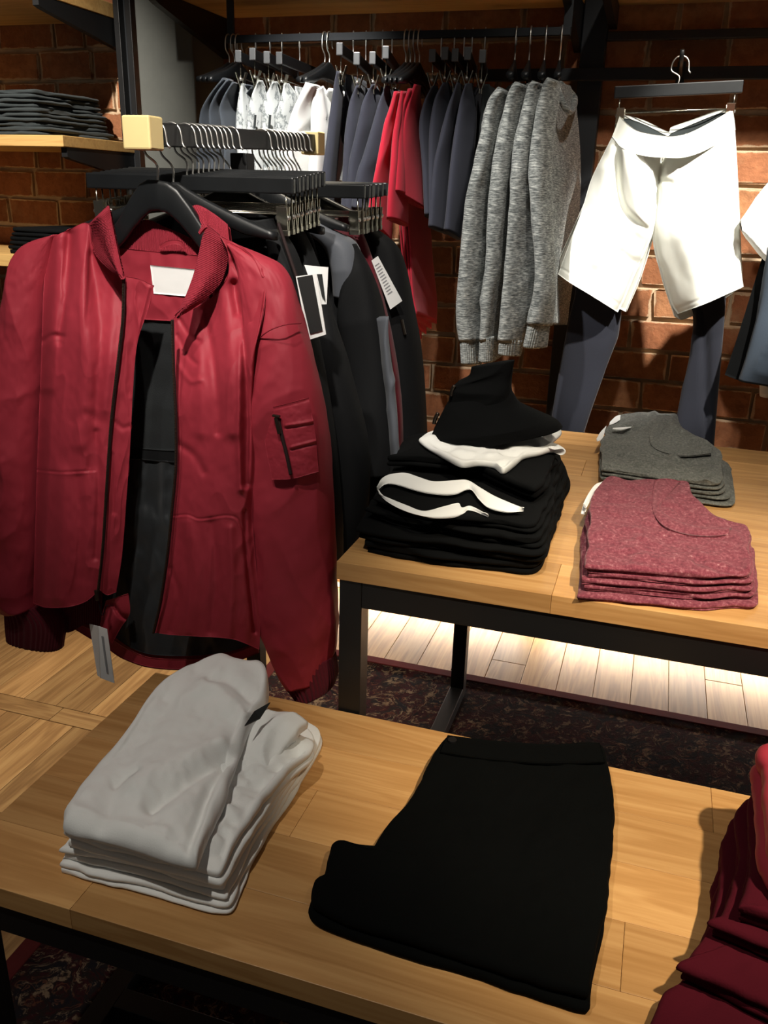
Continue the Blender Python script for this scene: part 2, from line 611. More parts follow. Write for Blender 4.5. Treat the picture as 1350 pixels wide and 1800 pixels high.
M['tee_grey'] = heather('grey_heather_jersey', [(0.36, (78, 80, 77)), (0.5, (100, 102, 98)), (0.62, (122, 123, 118)), (0.72, (150, 150, 144))], (190, 120, 190))
M['tee_maroon'] = heather('maroon_heather_jersey', [(0.34, (98, 42, 55)), (0.5, (124, 58, 71)), (0.62, (146, 84, 94)), (0.70, (182, 134, 138))], (190, 120, 190))


def print_mat():
    t = NT('white_palm_print')
    a = t.noise(t.coords((34, 34, 20)), 1.0, 4, 0.7)
    t.l(t.ramp(a, [(0.40, lin_((196, 200, 200))), (0.50, lin_((190, 194, 194))), (0.54, lin_((104, 112, 114))), (0.62, lin_((180, 184, 184)))]), t.b.inputs['Base Color'])
    t.set(Roughness=0.85)
    return t.m


M['palm_print'] = print_mat()


def brick_mat(pieces=True):
    t = NT('old_red_brick' if pieces else 'old_red_brickwork')
    oi, g = t.n('ShaderNodeObjectInfo'), t.n('ShaderNodeNewGeometry')
    pos = g.outputs['Position']
    a = t.noise(pos, 26, 5, 0.65)
    b = t.noise(pos, 7, 4, 0.6)
    rnd_ = oi.outputs['Random'] if pieces else t.noise(pos, 6, 0)
    base = t.ramp(rnd_, [(0.0, lin_((136, 90, 62))), (0.35, lin_((168, 112, 78))), (0.7, lin_((154, 100, 70))), (1.0, lin_((178, 128, 90)))])
    c = t.mix(t.ramp(a, [(0.38, (0.5, 0.5, 0.5, 1)), (0.62, (0, 0, 0, 1))]), base, lin_((116, 76, 54)))
    d = t.mix(t.ramp(b, [(0.60, (0, 0, 0, 1)), (0.78, (0.55, 0.55, 0.55, 1))]), c, lin_((172, 136, 104)))
    if pieces:
        # lime mortar smeared over the edges of each brick
        tc, sx = t.n('ShaderNodeTexCoord'), t.n('ShaderNodeSeparateXYZ')
        t.l(tc.outputs['Object'], sx.inputs[0])
        es = []
        for k, w in ((0, 0.035), (2, 0.09)):
            ab = t.n('ShaderNodeMath', operation='ABSOLUTE')
            t.l(sx.outputs[k], ab.inputs[0])
            mr = t.n('ShaderNodeMapRange')
            mr.inputs['From Min'].default_value, mr.inputs['From Max'].default_value = 0.5 - w * 1.6, 0.5
            t.l(ab.outputs[0], mr.inputs['Value'])
            es.append(mr.outputs[0])
        mx = t.n('ShaderNodeMath', operation='MAXIMUM')
        t.l(es[0], mx.inputs[0])
        t.l(es[1], mx.inputs[1])
        ad = t.n('ShaderNodeMath', operation='MULTIPLY_ADD')
        ad.inputs[1].default_value = 0.55
        t.l(mx.outputs[0], ad.inputs[0])
        t.l(t.noise(pos, 18, 4, 0.7), ad.inputs[2])
        d = t.mix(t.ramp(ad.outputs[0], [(0.80, (0, 0, 0, 1)), (0.92, (0.9, 0.9, 0.9, 1))]), d, lin_((190, 164, 134)))
    t.l(d, t.b.inputs['Base Color'])
    t.set(Roughness=0.95)
    t.b.inputs['Specular IOR Level'].default_value = 0.12
    t.bump(a, 0.9, 0.008)
    return t.m


M['brick'] = brick_mat()
M['brickwork'] = brick_mat(False)
M['mortar'] = plain('lime_mortar', (196, 174, 146), 0.95, 0, 0.1, 1.0, 60, 0.22)


def rug_mat():
    t = NT('worn_persian_rug')
    v = t.coords()
    vo = t.n('ShaderNodeTexVoronoi', feature='F1')
    vo.inputs['Scale'].default_value = 22
    w = t.noise(v, 9, 4)
    wv = t.mix(0.16, v, w, 'LINEAR_LIGHT')
    t.l(wv, vo.inputs['Vector'])
    n2 = t.noise(wv, 30, 6, 0.75)
    n3 = t.noise(wv, 12, 4, 0.7)
    c1 = t.ramp(n3, [(0.36, lin_((29, 23, 25))), (0.46, lin_((56, 26, 29))), (0.54, lin_((40, 32, 31))), (0.62, lin_((32, 30, 35)))])
    c2 = t.ramp(n2, [(0.50, lin_((40, 26, 28))), (0.60, lin_((128, 108, 88)))])
    f = t.ramp(n2, [(0.53, (0, 0, 0, 1)), (0.6, (0.9, 0.9, 0.9, 1))])
    c = t.mix(f, c1, c2)
    ring = t.ramp(vo.outputs['Distance'], [(0.18, (0, 0, 0, 1)), (0.24, (0.6, 0.6, 0.6, 1)), (0.30, (0, 0, 0, 1))])
    t.l(t.mix(ring, c, lin_((110, 70, 52))), t.b.inputs['Base Color'])
    t.set(Roughness=0.97)
    t.b.inputs['Specular IOR Level'].default_value = 0.08
    t.bump(n2, 0.8, 0.004)
    return t.m


M['rug'] = rug_mat()
M['rug_edge'] = fabric('rug_red_border', (90, 30, 30), 0.97, 0.2, 200, 0.5)
# ================================================================ the setting
rnd = random.Random(4)
WY = 2.95


def zy(px, py, Y):
    return float(PY((px, py), Y)[2])


def xy_(px, py, Y):
    return float(PY((px, py), Y)[0])


floor = tag(MB().box((-3.4, -0.4, -0.06), (1.9, WY + 0.1, -0.014)).build('floor', M['floor_oak']), 'pale oak plank floor of the shop', None, None, 'structure')


def plank_mesh(w, l, key):
    me = bpy.data.meshes.new('plank')
    b = MB().box((-w / 2, -l / 2, -0.014), (w / 2, l / 2, 0.0), 0.0016)
    me.from_pydata(b.V, [], b.F)
    me.materials.append(M['floor_oak'])
    return me


def add_piece(name, me, parent, loc, rotz=0.0, scale=None):
    o = bpy.data.objects.new(name, me)
    COL.objects.link(o)
    o.parent = parent
    o.location = np.array(loc) - root_loc(parent)
    o.rotation_euler[2] = rotz
    if scale is not None:
        o.scale = scale
    return o


edges_r = [-0.864 + 0.1174 * k for k in range(-3, 19)]
edges_l = [-2.669 + 0.1178 * k for k in range(0, 11)] + [-1.354, edges_r[0]]
STRIP = (1.778, 1.85)
pl_cache = {}


def lay(x0, x1, y0, y1):
    w, l = round(x1 - x0 - 0.0016, 4), round(y1 - y0 - 0.0016, 3)
    if (w, l) not in pl_cache:
        pl_cache[(w, l)] = plank_mesh(w, l, 0)
    add_piece('plank', pl_cache[(w, l)], floor, ((x0 + x1) / 2, (y0 + y1) / 2, rnd.uniform(-0.0006, 0)))


for i, (a, b) in enumerate(zip(edges_l[:-1], edges_l[1:])):
    ys = [STRIP[1], STRIP[1] + (0.45 if i % 2 else 0.75), WY]
    for y0, y1 in zip(ys[:-1], ys[1:]):
        lay(a, b, y0, y1)
    ys = [0.3, 0.7 if i % 2 else 0.98, 1.4 if i % 3 else STRIP[0], STRIP[0]]
    for y0, y1 in zip(ys[:-1], ys[1:]):
        if y1 - y0 > 0.02:
            lay(a, b, y0, y1)
for i, (a, b) in enumerate(zip(edges_r[:-1], edges_r[1:])):
    ys = [2.25, {1: 2.66, 7: 2.6, 13: 2.72}.get(i, WY), WY]
    for y0, y1 in zip(ys[:-1], ys[1:]):
        if y1 - y0 > 0.02:
            lay(a, b, y0, y1)
x = -2.669
for k in range(7):
    w = [0.2, 0.3, 0.26, 0.33, 0.22, 0.3, 0.12][k]
    me = plank_mesh(STRIP[1] - STRIP[0] - 0.002, w - 0.002, 0)
    add_piece('plank', me, floor, (x + w / 2, (STRIP[0] + STRIP[1]) / 2, 0), math.pi / 2)
    x += w

wall = tag(MB().box((-3.3, WY + 0.003, 0), (1.6, WY + 0.2, 2.6)).build('wall_back', M['mortar']), 'old red brick wall with pale lime mortar behind the clothes', None, None, 'structure')

PITCH = 0.1015
ZJ = zy(1169, 562, WY)
ZB = ZJ - 12 * PITCH
brick_mes = []
for k in range(12):
    g = bmesh.new()
    bmesh.ops.create_cube(g, size=1)
    bmesh.ops.bevel(g, geom=g.edges[:], offset=0.04, segments=1, affect='EDGES')
    for v in g.verts:
        v.co += Vector((rnd.uniform(-0.022, 0.022), rnd.uniform(-0.09, 0.09), rnd.uniform(-0.045, 0.045)))
    me = bpy.data.meshes.new('brick')
    g.to_mesh(me)
    g.free()
    me.materials.append(M['brick'])
    brick_mes.append(me)
known = {11: xy_(1169, 590, WY), 10: xy_(1085, 645, WY), 9: xy_(1163, 700, WY), 15: xy_(20, 363, WY), 16: xy_(68, 315, WY), 17: xy_(112, 265, WY), 19: xy_(112, 160, WY), 20: xy_(48, 105, WY)}
n_b = 0
rest = MB()
for c in range(24, -6, -1):
    z0 = ZB + c * PITCH
    if z0 < -0.05 or z0 > 2.5:
        continue
    x = known.get(c, rnd.uniform(-0.1, 0.1))
    while x > -3.15:
        x -= 0.236
    j = 0
    while x < 1.5:
        w = 0.236 if (j + c) % 5 else 0.125
        w += rnd.uniform(-0.012, 0.012)
        cx, cz = x + w / 2, z0 + PITCH / 2
        x += w
        j += 1
        sx, sz = w - 0.011, PITCH - 0.011 + rnd.uniform(-0.004, 0.003)
        vis = -2.75 < cx < 0.6 and cz > 0.62 and cz < 2.2
        if vis and n_b < 300:
            n_b += 1
            add_piece('brick', brick_mes[rnd.randrange(12)], wall, (cx, WY + 0.015 + rnd.uniform(-0.004, 0.002), cz + rnd.uniform(-0.002, 0.002)), 0, (sx, 0.05, sz))
            wall.children[-1].rotation_euler[1] = rnd.uniform(-0.012, 0.012)
        else:
            rest.box((cx - sx / 2, WY - 0.006, cz - sz / 2), (cx + sx / 2, WY + 0.04, cz + sz / 2))
tag(rest.build('brickwork', M['brickwork'], wall), kind='stuff')

# square grey column standing proud of the wall
col_y = 2.73
cx0, cx1 = xy_(243, 120, col_y), xy_(340, 120, col_y)
column = tag(MB().box((cx0, col_y, 0), (cx1, WY + 0.004, 2.6), 0.006).build('column', M['column_paint']), 'square column painted dark grey between the shelves and the clothes rail', None, None, 'structure')

# black wall frame: uprights, cross bars
ux = [(xy_(213, 100, 2.9), xy_(243, 100, 2.9)), (xy_(1017, 130, 2.9), xy_(1060, 130, 2.9))]
t = thing('wall_frame', 'black steel upright and cross bars fixed to the brick wall behind the white shorts', 'frame', (-0.29, 2.9, 0))
MB().box((ux[1][0], 2.885, 0), (ux[1][1], 2.932, 2.4), 0.003).build('upright', M['frame_steel'], t)
MB().box((ux[1][1], 2.9, zy(1200, 68, 2.9)), (1.3, 2.925, zy(1200, 52, 2.9)), 0.002).build('cross_bar', M['frame_steel'], t)
MB().box((-0.62, 2.868, zy(1200, 141, 2.88)), (1.3, 2.884, zy(1200, 118, 2.88)), 0.002).build('cross_bar', M['frame_steel'], t)
t = thing('wall_upright', 'black slotted steel upright left of the grey column', 'upright', (ux[0][0] + 0.03, 2.9, 0))
MB().box((ux[0][0], 2.87, 0), (ux[0][0] + 0.022, 2.932, 2.4), 0.002).box((ux[0][1] - 0.022, 2.87, 0), (ux[0][1], 2.932, 2.4), 0.002).build('channel_side', M['black_steel'], t)
MB().box((ux[0][0] + 0.022, 2.9, 0), (ux[0][1] - 0.022, 2.932, 2.4)).build('channel_back', M['frame_steel'], t)


def bracket(x, y0, y1, z, h0, h1, parent):
    """tapering steel bracket below a shelf: h0 high at the front, h1 at the wall"""
    b = MB()
    P = [(y0, z), (y0, z - h0), (y0 + 0.02, z - h0 - 0.006), (y1, z - h1), (y1, z)]
    V = [(x - 0.011, y, zz) for y, zz in P] + [(x + 0.011, y, zz) for y, zz in P]
    n = len(P)
    F = [tuple(range(n)), tuple(range(2 * n - 1, n - 1, -1))] + [((i + 1) % n, i, i + n, (i + 1) % n + n) for i in range(n)]
    return b.add(V, F).build('bracket', M['black_steel'], parent)


def shelf(label, x0, x1, y0, z1, th, brackets):
    t = thing('wall_shelf', label, 'shelf', ((x0 + x1) / 2, 2.9, z1 - th))
    MB().box((x0, y0, z1 - th), (x1, 2.935, z1), 0.002).build('board', M['shelf_oak'], t)
    for bx, h1 in brackets:
        bracket(bx, y0 + 0.02, 2.935, z1 - th - 0.001, 0.028, h1, t)
    return t


ZS = zy(150, 40, 2.93)
bx = ux[0][0] - 0.016
shelf('high oak shelf over the folded charcoal stack, seen from below', -3.1, ux[0][0] - 0.003, 2.47, ZS + 0.045, 0.045, [(bx, 0.095)])
z2 = zy(50, 237, 2.5)
shelf('oak wall shelf carrying the stack of charcoal folded clothes', -3.1, xy_(110, 240, 2.5), 2.5, z2, z2 - zy(50, 257, 2.5), [(xy_(112, 260, 2.5) - 0.014, 0.095)])
z3 = zy(10, 447, 2.5)
shelf('lower oak wall shelf with the small black folded stack', -3.1, -1.93, 2.5, z3, 0.04, [(-1.95, 0.09)])
shelf('high oak shelf above the clothes rail', xy_(352, 20, 2.9), ux[1][0] + 0.0, 2.47, ZS + 0.045, 0.045, [(xy_(385, 20, 2.9), 0.12), (ux[1][0] - 0.013, 0.12)])
shelf('high oak shelf above the hanging white shorts', ux[1][1], 1.3, 2.47, ZS + 0.045, 0.045, [(ux[1][1] + 0.013, 0.06)])

# clothes rail hung below the middle shelf
RY = 2.6
rz0, rz1 = zy(700, 69, RY), zy(700, 55, RY)
rx0, rx1 = xy_(398, 62, RY), xy_(1003, 62, RY)
t = thing('clothes_rail', 'long dark flat-bar clothes rail below the shelf, full of hangers', 'rail', ((rx0 + rx1) / 2, RY, rz0))
MB().box((rx0, RY - 0.006, rz0), (rx1, RY + 0.006, rz1), 0.001).build('rail_bar', M['frame_steel'], t)
for x in (rx0 + 0.011, rx1 - 0.011):
    MB().box((x - 0.011, RY + 0.006, rz0), (x + 0.011, RY + 0.012, ZS)).build('rail_hanger_strap', M['frame_steel'], t)

# led strip low on the wall, lighting the planks
t = thing('led_strip', 'low led strip along the foot of the brick wall behind the tables', 'light', (0.35, 2.93, 0.116))
MB().box((-1.25, 2.88, 0.12), (1.45, 2.944, 0.14), 0.002).build('profile', M['black_steel'], t)
MB().box((-1.24, 2.886, 0.116), (1.44, 2.912, 0.1205)).build('diffuser', M['led'], t)

# rug
t = thing('rug', 'dark worn persian rug with a red border under both tables', 'rug', (0.2, 1.4, 0.001))
G = np.zeros((40, 60, 3))
xs, ys = np.linspace(-1.06, 1.55, 60), np.linspace(0.2, 2.42, 40)
G[..., 0], G[..., 1] = xs[None], ys[:, None]
G[..., 2] = 0.0078 + 0.0012 * fbm(G[..., 0] * 9, G[..., 1] * 9, 3)
V, F = sheet_mesh(G, 0.008)
mesh('field', V, F, M['rug'], t)
b = MB()
b.box((-1.1, 0.16, 0.001), (-1.06, 2.46, 0.0105), 0.003).box((-1.06, 2.42, 0.001), (1.55, 2.46, 0.0105), 0.003).box((1.55, 0.16, 0.001), (1.59, 2.46, 0.0105), 0.003).box((-1.06, 0.16, 0.001), (1.55, 0.2, 0.0105), 0.003)
b.build('border', M['rug_edge'], t)

# ================================================================ tables


def table(label, x0, x1, y0, y1, z, rows, seed, mids=(), low=()):
    """oak plank top on a square-tube steel frame"""
    R = random.Random(seed)
    t = thing('display_table', label, 'table', ((x0 + x1) / 2, (y0 + y1) / 2, 0.0105))
    th = 0.034
    ys = np.linspace(y0, y1, rows + 1)
    for r in range(rows):
        cuts = [x0]
        while cuts[-1] < x1:
            cuts.append(cuts[-1] + (R.uniform(0.16, 0.5) if len(cuts) == 1 else R.uniform(0.5, 0.95)))
        cuts[-1] = x1
        if len(cuts) > 2 and cuts[-1] - cuts[-2] < 0.1:
            cuts.pop(-2)
        for a, b in zip(cuts[:-1], cuts[1:]):
            MB().box((a + 0.0002, ys[r] + 0.0002, z - th), (b - 0.0002, ys[r + 1] - 0.0002, z), 0.0008).build('board', M['table_oak'], t)
    s, zt = 0.042, z - th - 0.0005
    st = M['black_steel']
    ix = 0.004
    for (lx, ly) in ((x0 + ix, y0 + ix), (x0 + ix, y1 - ix - s), (x1 - ix - s, y0 + ix), (x1 - ix - s, y1 - ix - s)):
        MB().box((lx, ly, 0.0105), (lx + s, ly + s, zt), 0.0015).build('leg', st, t)
    for ly in (y0 + ix, y1 - ix - s):
        MB().box((x0 + ix + s, ly, zt - 0.05), (x1 - ix - s, ly + s * 0.9, zt), 0.0015).build('apron', st, t)
    for lx in (x0 + ix, x1 - ix - s):
        MB().box((lx, y0 + ix + s, zt - 0.05), (lx + s, y1 - ix - s, zt), 0.0015).build('apron', st, t)
        MB().box((lx, y0 + ix + s, 0.0105), (lx + s, y1 - ix - s, 0.05), 0.0015).build('stretcher', st, t)
    for ly in low:
        MB().box((x0 + ix + s, ly, 0.0105), (x1 - ix - s, ly + s, 0.05), 0.0015).build('stretcher', st, t)
    return t


ZB_, ZF_ = 0.9, 0.6
table('tall oak display table with black steel frame, in front of the brick wall', -0.477, 1.15, 1.276, 2.345, ZB_, 8, 5)
table('low oak display table in front, carrying the white shirts and black trousers', -0.857, 0.85, 0.716, 1.275, ZF_, 5, 21, low=(0.985,))

# ================================================================ rack with end blocks
bn, bf = PY((254, 236), 1.31), PY((546, 251), 2.0)
bn[0] = bf[0] = -0.822
t = thing('clothes_rack', 'black clothes rack bar with pale wooden end blocks, carrying jackets', 'rack', (-0.822, 1.65, 0.002))
MB().bar(bn, bf, 0.028, 0.036, 0.002).build('bar', M['bar_steel'], t)
MB().bar(bn + (0, -0.03, 0.001), bn + (0, 0.012, 0.001), 0.05, 0.05, 0.003).build('end_block', M['end_wood'], t)
MB().bar(bf - (0, 0.004, 0), bf + (0, 0.04, 0), 0.044, 0.05, 0.003).build('end_block', M['end_wood'], t)
py_ = 1.65
MB().box((-0.84, py_ - 0.018, 0.03), (-0.804, py_ + 0.018, bn[2] - 0.012), 0.002).build('post', M['black_steel'], t)
MB().box((-1.06, py_ - 0.02, 0.011), (-0.58, py_ + 0.02, 0.045), 0.002).build('foot', M['black_steel'], t)
MB().box((-0.842, py_ - 0.3, 0.011), (-0.802, py_ + 0.3, 0.044), 0.002).build('foot', M['black_steel'], t)


def bar_top(y):
    return bn[2] + (bf[2] - bn[2]) * (y - bn[1]) / (bf[1] - bn[1]) + 0.018


# ================================================================ hangers
def hook_pts(neck, ztop, ax, s=1.08):
    """question-mark hook in the plane of direction ax, from the neck up over a bar whose top is at ztop"""
    n = np.array(neck, float)
    a = np.array(ax, float)
    up = np.array([0, 0, 1.0])
    r = 0.0185 * s
    h = ztop - n[2]
    P = [n, n + up * min(0.03, h * 0.3), n - a * r * 1.02 + up * max(h - 0.046, h * 0.5), n - a * r * 1.05 + up * (h - r * 0.9)]
    for d in (150, 120, 90, 60, 30, 0):
        q = math.radians(d)
        P.append(n + a * r * math.cos(q) + up * (h - r + 0.0025 + r * math.sin(q)))
    P.append(n + a * r * 1.1 + up * (h - r - 0.012))
    P.append(n + a * r * 1.35 + up * (h - r - 0.017))
    return P


def wood_hanger(label, c, half, drop, ax, ztop, group=None, thick=0.014, shape=None, y=None):
    """curved black wooden hanger: c neck point, half arm length, ax direction along it"""
    c, a = np.array(c, float), np.array(ax, float)
    a /= np.linalg.norm(a)
    nrm = np.cross(a, [0, 0, 1])
    t = thing('coat_hanger', label, 'hanger', c - (0, 0, drop + 0.03), group)
    u = np.linspace(-1, 1, 41)
    au = np.abs(u)
    topz = -drop * np.clip((au - 0.06) / 0.94, 0, 1) ** 0.8 - 0.004
    h = 0.026 + 0.022 * np.exp(-(u / 0.22) ** 2) - 0.012 * np.clip((au - 0.7) / 0.3, 0, 1)
    w = thick * (0.8 + 1.0 * au)
    fw = 0.03 * au**2
    V, F = [], []
    for i in range(41):
        m = c + a * u[i] * half - nrm * fw[i] * 0
        for k in range(10):
            q = 2 * math.pi * k / 10
            ce, se = math.cos(q), math.sin(q)
            ce, se = math.copysign(abs(ce) ** 0.5, ce), math.copysign(abs(se) ** 0.5, se)
            V.append(m + nrm * ce * w[i] / 2 + np.array([0, 0, topz[i] - h[i] / 2 + se * h[i] / 2]))
    F = grid_faces(41, 10, wrap=True) + [tuple(range(10))[::-1], tuple(range(400, 410))]
    mesh('body', V, F, M['hanger_black'], t)
    b = MB()
    P = hook_pts(c - (0, 0, 0.01), ztop, ax)
    b.wire(P, 0.0019, 8, 40)
    b.build('hook', M['chrome'], t, True)
    return t


def clip_geo(p, ax, sp=0.015):
    """sprung clip hanging at p: two jaws with finger pads above the pivot"""
    p, a = np.array(p, float), np.array(ax, float)
    n = np.cross(a, [0, 0, 1])
    jaw, lever = MB(), MB()
    for s in (-1, 1):
        jaw.bar(p + n * s * sp + (0, 0, 0.018), p + n * s * 0.0025 + (0, 0, -0.02), 0.0022, 0.02, 0.0006, up=a)
        jaw.bar(p + n * s * 0.0025 + (0, 0, -0.02), p + n * s * 0.003 + (0, 0, -0.03), 0.003, 0.022, 0.0006, up=a)
    lever.wire([p - a * 0.013, p + a * 0.013], 0.004, 8)
    return jaw, lever


def clip_hanger(label, c, half, ax, ztop, clip_drop, group=None, ends=(1, 1), tilt=0.0, sideclips=(1, 1), bar_h=0.027, silver=False, rods=2, spread=0.015):
    """straight black bar hanger with two sliding clips on wire rods below"""
    c, a = np.array(c, float), np.array(ax, float)
    a /= np.linalg.norm(a)
    a3 = a + np.array([0, 0, tilt])
    t = thing('clip_hanger', label, 'hanger', c - (0, 0, clip_drop + 0.03), group)
    MB().bar(c - a3 * half, c + a3 * half, 0.013, bar_h, 0.0025).build('bar', M['hanger_black'], t)
    b = MB().wire(hook_pts(c + (0, 0, bar_h / 2 - 0.003), ztop, ax), 0.0018, 8, 40)
    b.build('hook', M['chrome'], t, True)
    e = half - 0.016
    r = MB()
    for s in (-1, 1):
        p = c + a3 * s * e
        r.wire([p - (0, 0, bar_h / 2 - 0.002), p - (0, 0, clip_drop - 0.004)], 0.0016, 6)
    for k in range(rods):
        n = np.cross(a, [0, 0, 1]) * (0.004 if k else -0.004)
        r.wire([c - a3 * e - (0, 0, clip_drop - 0.006) + n, c + a3 * e - (0, 0, clip_drop - 0.006) + n], 0.0013, 6)
    r.build('rod', M['nickel'], t, True)
    for s in (-1, 1):
        jaw, lev = clip_geo(c + a3 * s * (e - 0.006) - (0, 0, clip_drop), a, spread)
        j = jaw.build('clip', M['nickel'], t)
        lev.build('clip_spring', M['chrome'], j, True)
        if silver:
            q = c + a3 * s * half
            MB().bar(q - a3 * 0.004, q + a3 * 0.004, 0.018, bar_h + 0.004, 0.002).build('end_cap', M['hanger_end'], t)
    return t
# ================================================================ garments on the wall rail
ORD = ['first', 'second', 'third', 'fourth', 'fifth']
RT = rz1 + 0.001


def back_edge(L, y0, y1):
    """the same garment edge seen further along the hanger, y0 -> y1"""
    q = PY(np.array(L, float), y0)
    q[:, 1] = y1
    d = (q - [0, 0, EYE]) @ RM
    return [(W / 2 + FPX * p[0] / p[2], HH / 2 + FPX * p[1] / p[2]) for p in d]


def with_y(L, y):
    return [(p[0], p[1], y) for p in L]


def rail_wood(px, label, group, py=104, half=0.19, yaw=0.0, drop=0.06):
    c = PY((px, py), RY)
    wood_hanger(label, c, half, drop, (yaw, 1, 0), RT, group, 0.011)


def rail_clip(px_hook, px_end, py_end, label, group):
    e, c = PY((px_end, py_end), 2.44), PY((px_hook, py_end), RY)
    c[2] = e[2]
    d = c - e
    return clip_hanger(label, c, float(np.linalg.norm(d[:2])), (d[0], d[1], 0), RT, 0.056, group, silver=True, rods=1)


# --- slate shirts, far left
for k, (hx, L, R) in enumerate([
        (403, [(392, 139), (370, 165), (354, 192), (350, 215), (346, 262), (345, 303)], [(400, 138), (394, 165), (392, 200), (386, 303)]),
        (412, [(401, 140), (381, 165), (369, 190), (368, 215), (371, 262), (372, 304)], [(408, 140), (404, 170), (402, 210), (398, 304)]),
        (420, [(410, 145), (395, 168), (386, 192), (388, 212), (394, 262), (392, 306)], [(417, 145), (420, 180), (420, 240), (421, 306)])]):
    lab = '%s slate shirt from the grey column, bunched on the wall rail' % ORD[k]
    rail_wood(hx, 'black coat hanger holding the %s slate shirt beside the grey column' % ORD[k], 'hangers of the slate shirts', 107)
    t = thing('shirt', lab, 'shirt', PY((L[-1][0] + 20, L[-1][1]), 2.5), 'slate shirts on the wall rail')
    tube('sleeve', with_y(L, 2.39), [(p[0], p[1], 2.49) for p in R], 0.006, M['slate_dark'], t, 40, 24, disp=folds(20 + k, 1, 1.3, 0.002), hollow=0.04)
    Lb = [(p[0] + 8, p[1] + 2) for p in back_edge(L, 2.39, 2.47)]
    Rb = [(p[0] + 9, p[1]) for p in back_edge(L, 2.39, 2.78)]
    tube('body', with_y(Lb, 2.47), with_y(Rb, 2.78), 0.005, M['slate_dark'], t, 40, 28, disp=folds(30 + k, 2, 1.3, 0.002), hollow=0.03)


def shorts_hung(label, group, L, R, mat, seed, t_=0.014, ynear=2.44, yfar=2.73, hx=None, name='shorts', zipm=None):
    o = thing(name, label, name, PY((np.mean([L[-1][0], R[-1][0]]), L[-1][1]), 2.55), group)
    ym = 2.5
    tube('leg', with_y(L, ynear), with_y(R, ym), [t_ * 0.35, t_, t_, t_ * 1.05], mat, o, 44, 26, disp=folds(seed, 1.2, 1.1, 0.004), hollow=0.05)
    L2, R2 = back_edge([((a[0] + b[0]) / 2, a[1]) for a, b in zip(L, R)], (ynear + ym) / 2, 2.53), back_edge(R, ym, yfar)
    tube('leg', with_y(L2, 2.53), with_y(R2, yfar), [t_ * 0.3, t_ * 0.7, t_ * 0.7, t_ * 0.7], mat, o, 40, 26, disp=folds(seed + 1, 1.2, 1.1, 0.004), hollow=0.05)
    return o


# --- white palm-print shorts on clips
B = [([(425, 147), (419, 178), (416, 222), (420, 270), (424, 316)], [(430, 147), (440, 175), (442, 222), (444, 318)], 450, 419, 99),
     ([(454, 141), (441, 172), (434, 215), (437, 270), (441, 318)], [(461, 141), (472, 170), (468, 222), (468, 320)], 475, 444, 95),
     ([(480, 143), (465, 175), (461, 215), (463, 270), (465, 320)], [(486, 143), (497, 168), (493, 222), (492, 322)], 496, 469, 101),
     ([(500, 147), (493, 175), (483, 215), (486, 270), (490, 322)], [(506, 147), (522, 172), (516, 222), (520, 324)], 527, 491, 102)]
for k, (L, R, hx, ex, ey) in enumerate(B):
    rail_clip(hx, ex, ey, 'clip hanger of the %s white patterned shorts from the grey column' % ORD[k], 'clip hangers of the patterned shorts')
    o = shorts_hung('%s white shorts with pale grey leaf print, counted from the grey column' % ORD[k], 'printed shorts on the wall rail', L, R, M['palm_print'], 40 + k)
    if k in (1, 2):
        x0 = (L[2][0] + R[2][0]) / 2 - 3
        MB().wire([PY((x0 + 1, 202), 2.425), PY((x0 - 1, 226), 2.425)], 0.0035, 6).build('fly_cord', M['charcoal'], o)

# --- white long shirts
for k, (L, R, hx) in enumerate([
        ([(546, 148), (530, 172), (514, 204), (506, 240), (502, 316)], [(553, 147), (556, 180), (552, 220), (548, 318)], 571),
        ([(555, 157), (552, 180), (550, 210), (551, 250), (549, 318)], [(561, 153), (575, 172), (581, 200), (574, 318)], 579)]):
    w = ['left', 'right'][k]
    rail_wood(hx, 'black coat hanger of the white shirt %s' % ['beside the printed shorts', 'beside the slate trousers'][k], 'hangers of the white shirts', 107)
    t = thing('shirt', 'plain white shirt on the wall rail, %s' % ['next to the printed shorts', 'next to the slate trousers'][k], 'shirt', PY((540, 318), 2.5), 'white shirts on the wall rail')
    tube('sleeve', with_y(L, 2.38 + 0.03 * k), with_y(R, 2.5 + 0.03 * k), 0.018, M['white_cotton'], t, 44, 30, disp=folds(60 + k, 1.4, 1.0, 0.007, 0.3), hollow=0.05)
    Lb, Rb = [(p[0] + 8, p[1]) for p in back_edge(L, 2.38, 2.48)], [(p[0] + 20, p[1]) for p in back_edge(L, 2.38, 2.78)]
    tube('body', with_y(Lb, 2.48), with_y(Rb, 2.78), 0.009, M['white_cotton'], t, 40, 30, disp=folds(64 + k, 2, 1.0, 0.004), hollow=0.04)

# --- slate trousers on clips
D = [([(592, 125), (586, 160), (580, 205), (574, 260), (568, 308), (560, 372)], [(597, 125), (601, 165), (598, 215), (594, 265), (590, 310), (584, 374)], 621, 597, 86),
     ([(627, 150), (616, 178), (609, 228), (606, 275), (604, 330), (602, 385)], [(634, 150), (640, 168), (634, 210), (624, 268), (620, 320), (618, 385)], 643, 627, 103),
     ([(654, 148), (638, 178), (629, 220), (616, 290), (606, 370)], [(661, 148), (670, 172), (658, 225), (644, 290), (636, 374)], 672, 655, 102),
     ([(678, 151), (666, 182), (655, 222), (640, 275), (629, 306), (620, 366)], [(684, 151), (688, 190), (682, 240), (668, 300), (652, 370)], 689, 678, 92)]
for k, (L, R, hx, ex, ey) in enumerate(D):
    rail_clip(hx, ex, ey, 'clip hanger of the %s slate trousers counted from the white shirts' % ORD[k], 'clip hangers of the slate trousers')
    shorts_hung('%s pair of slate trousers counted from the white shirts, clipped to the rail' % ORD[k], 'slate trousers on the wall rail', L, R, M['slate'], 70 + 3 * k, 0.013, name='trousers')

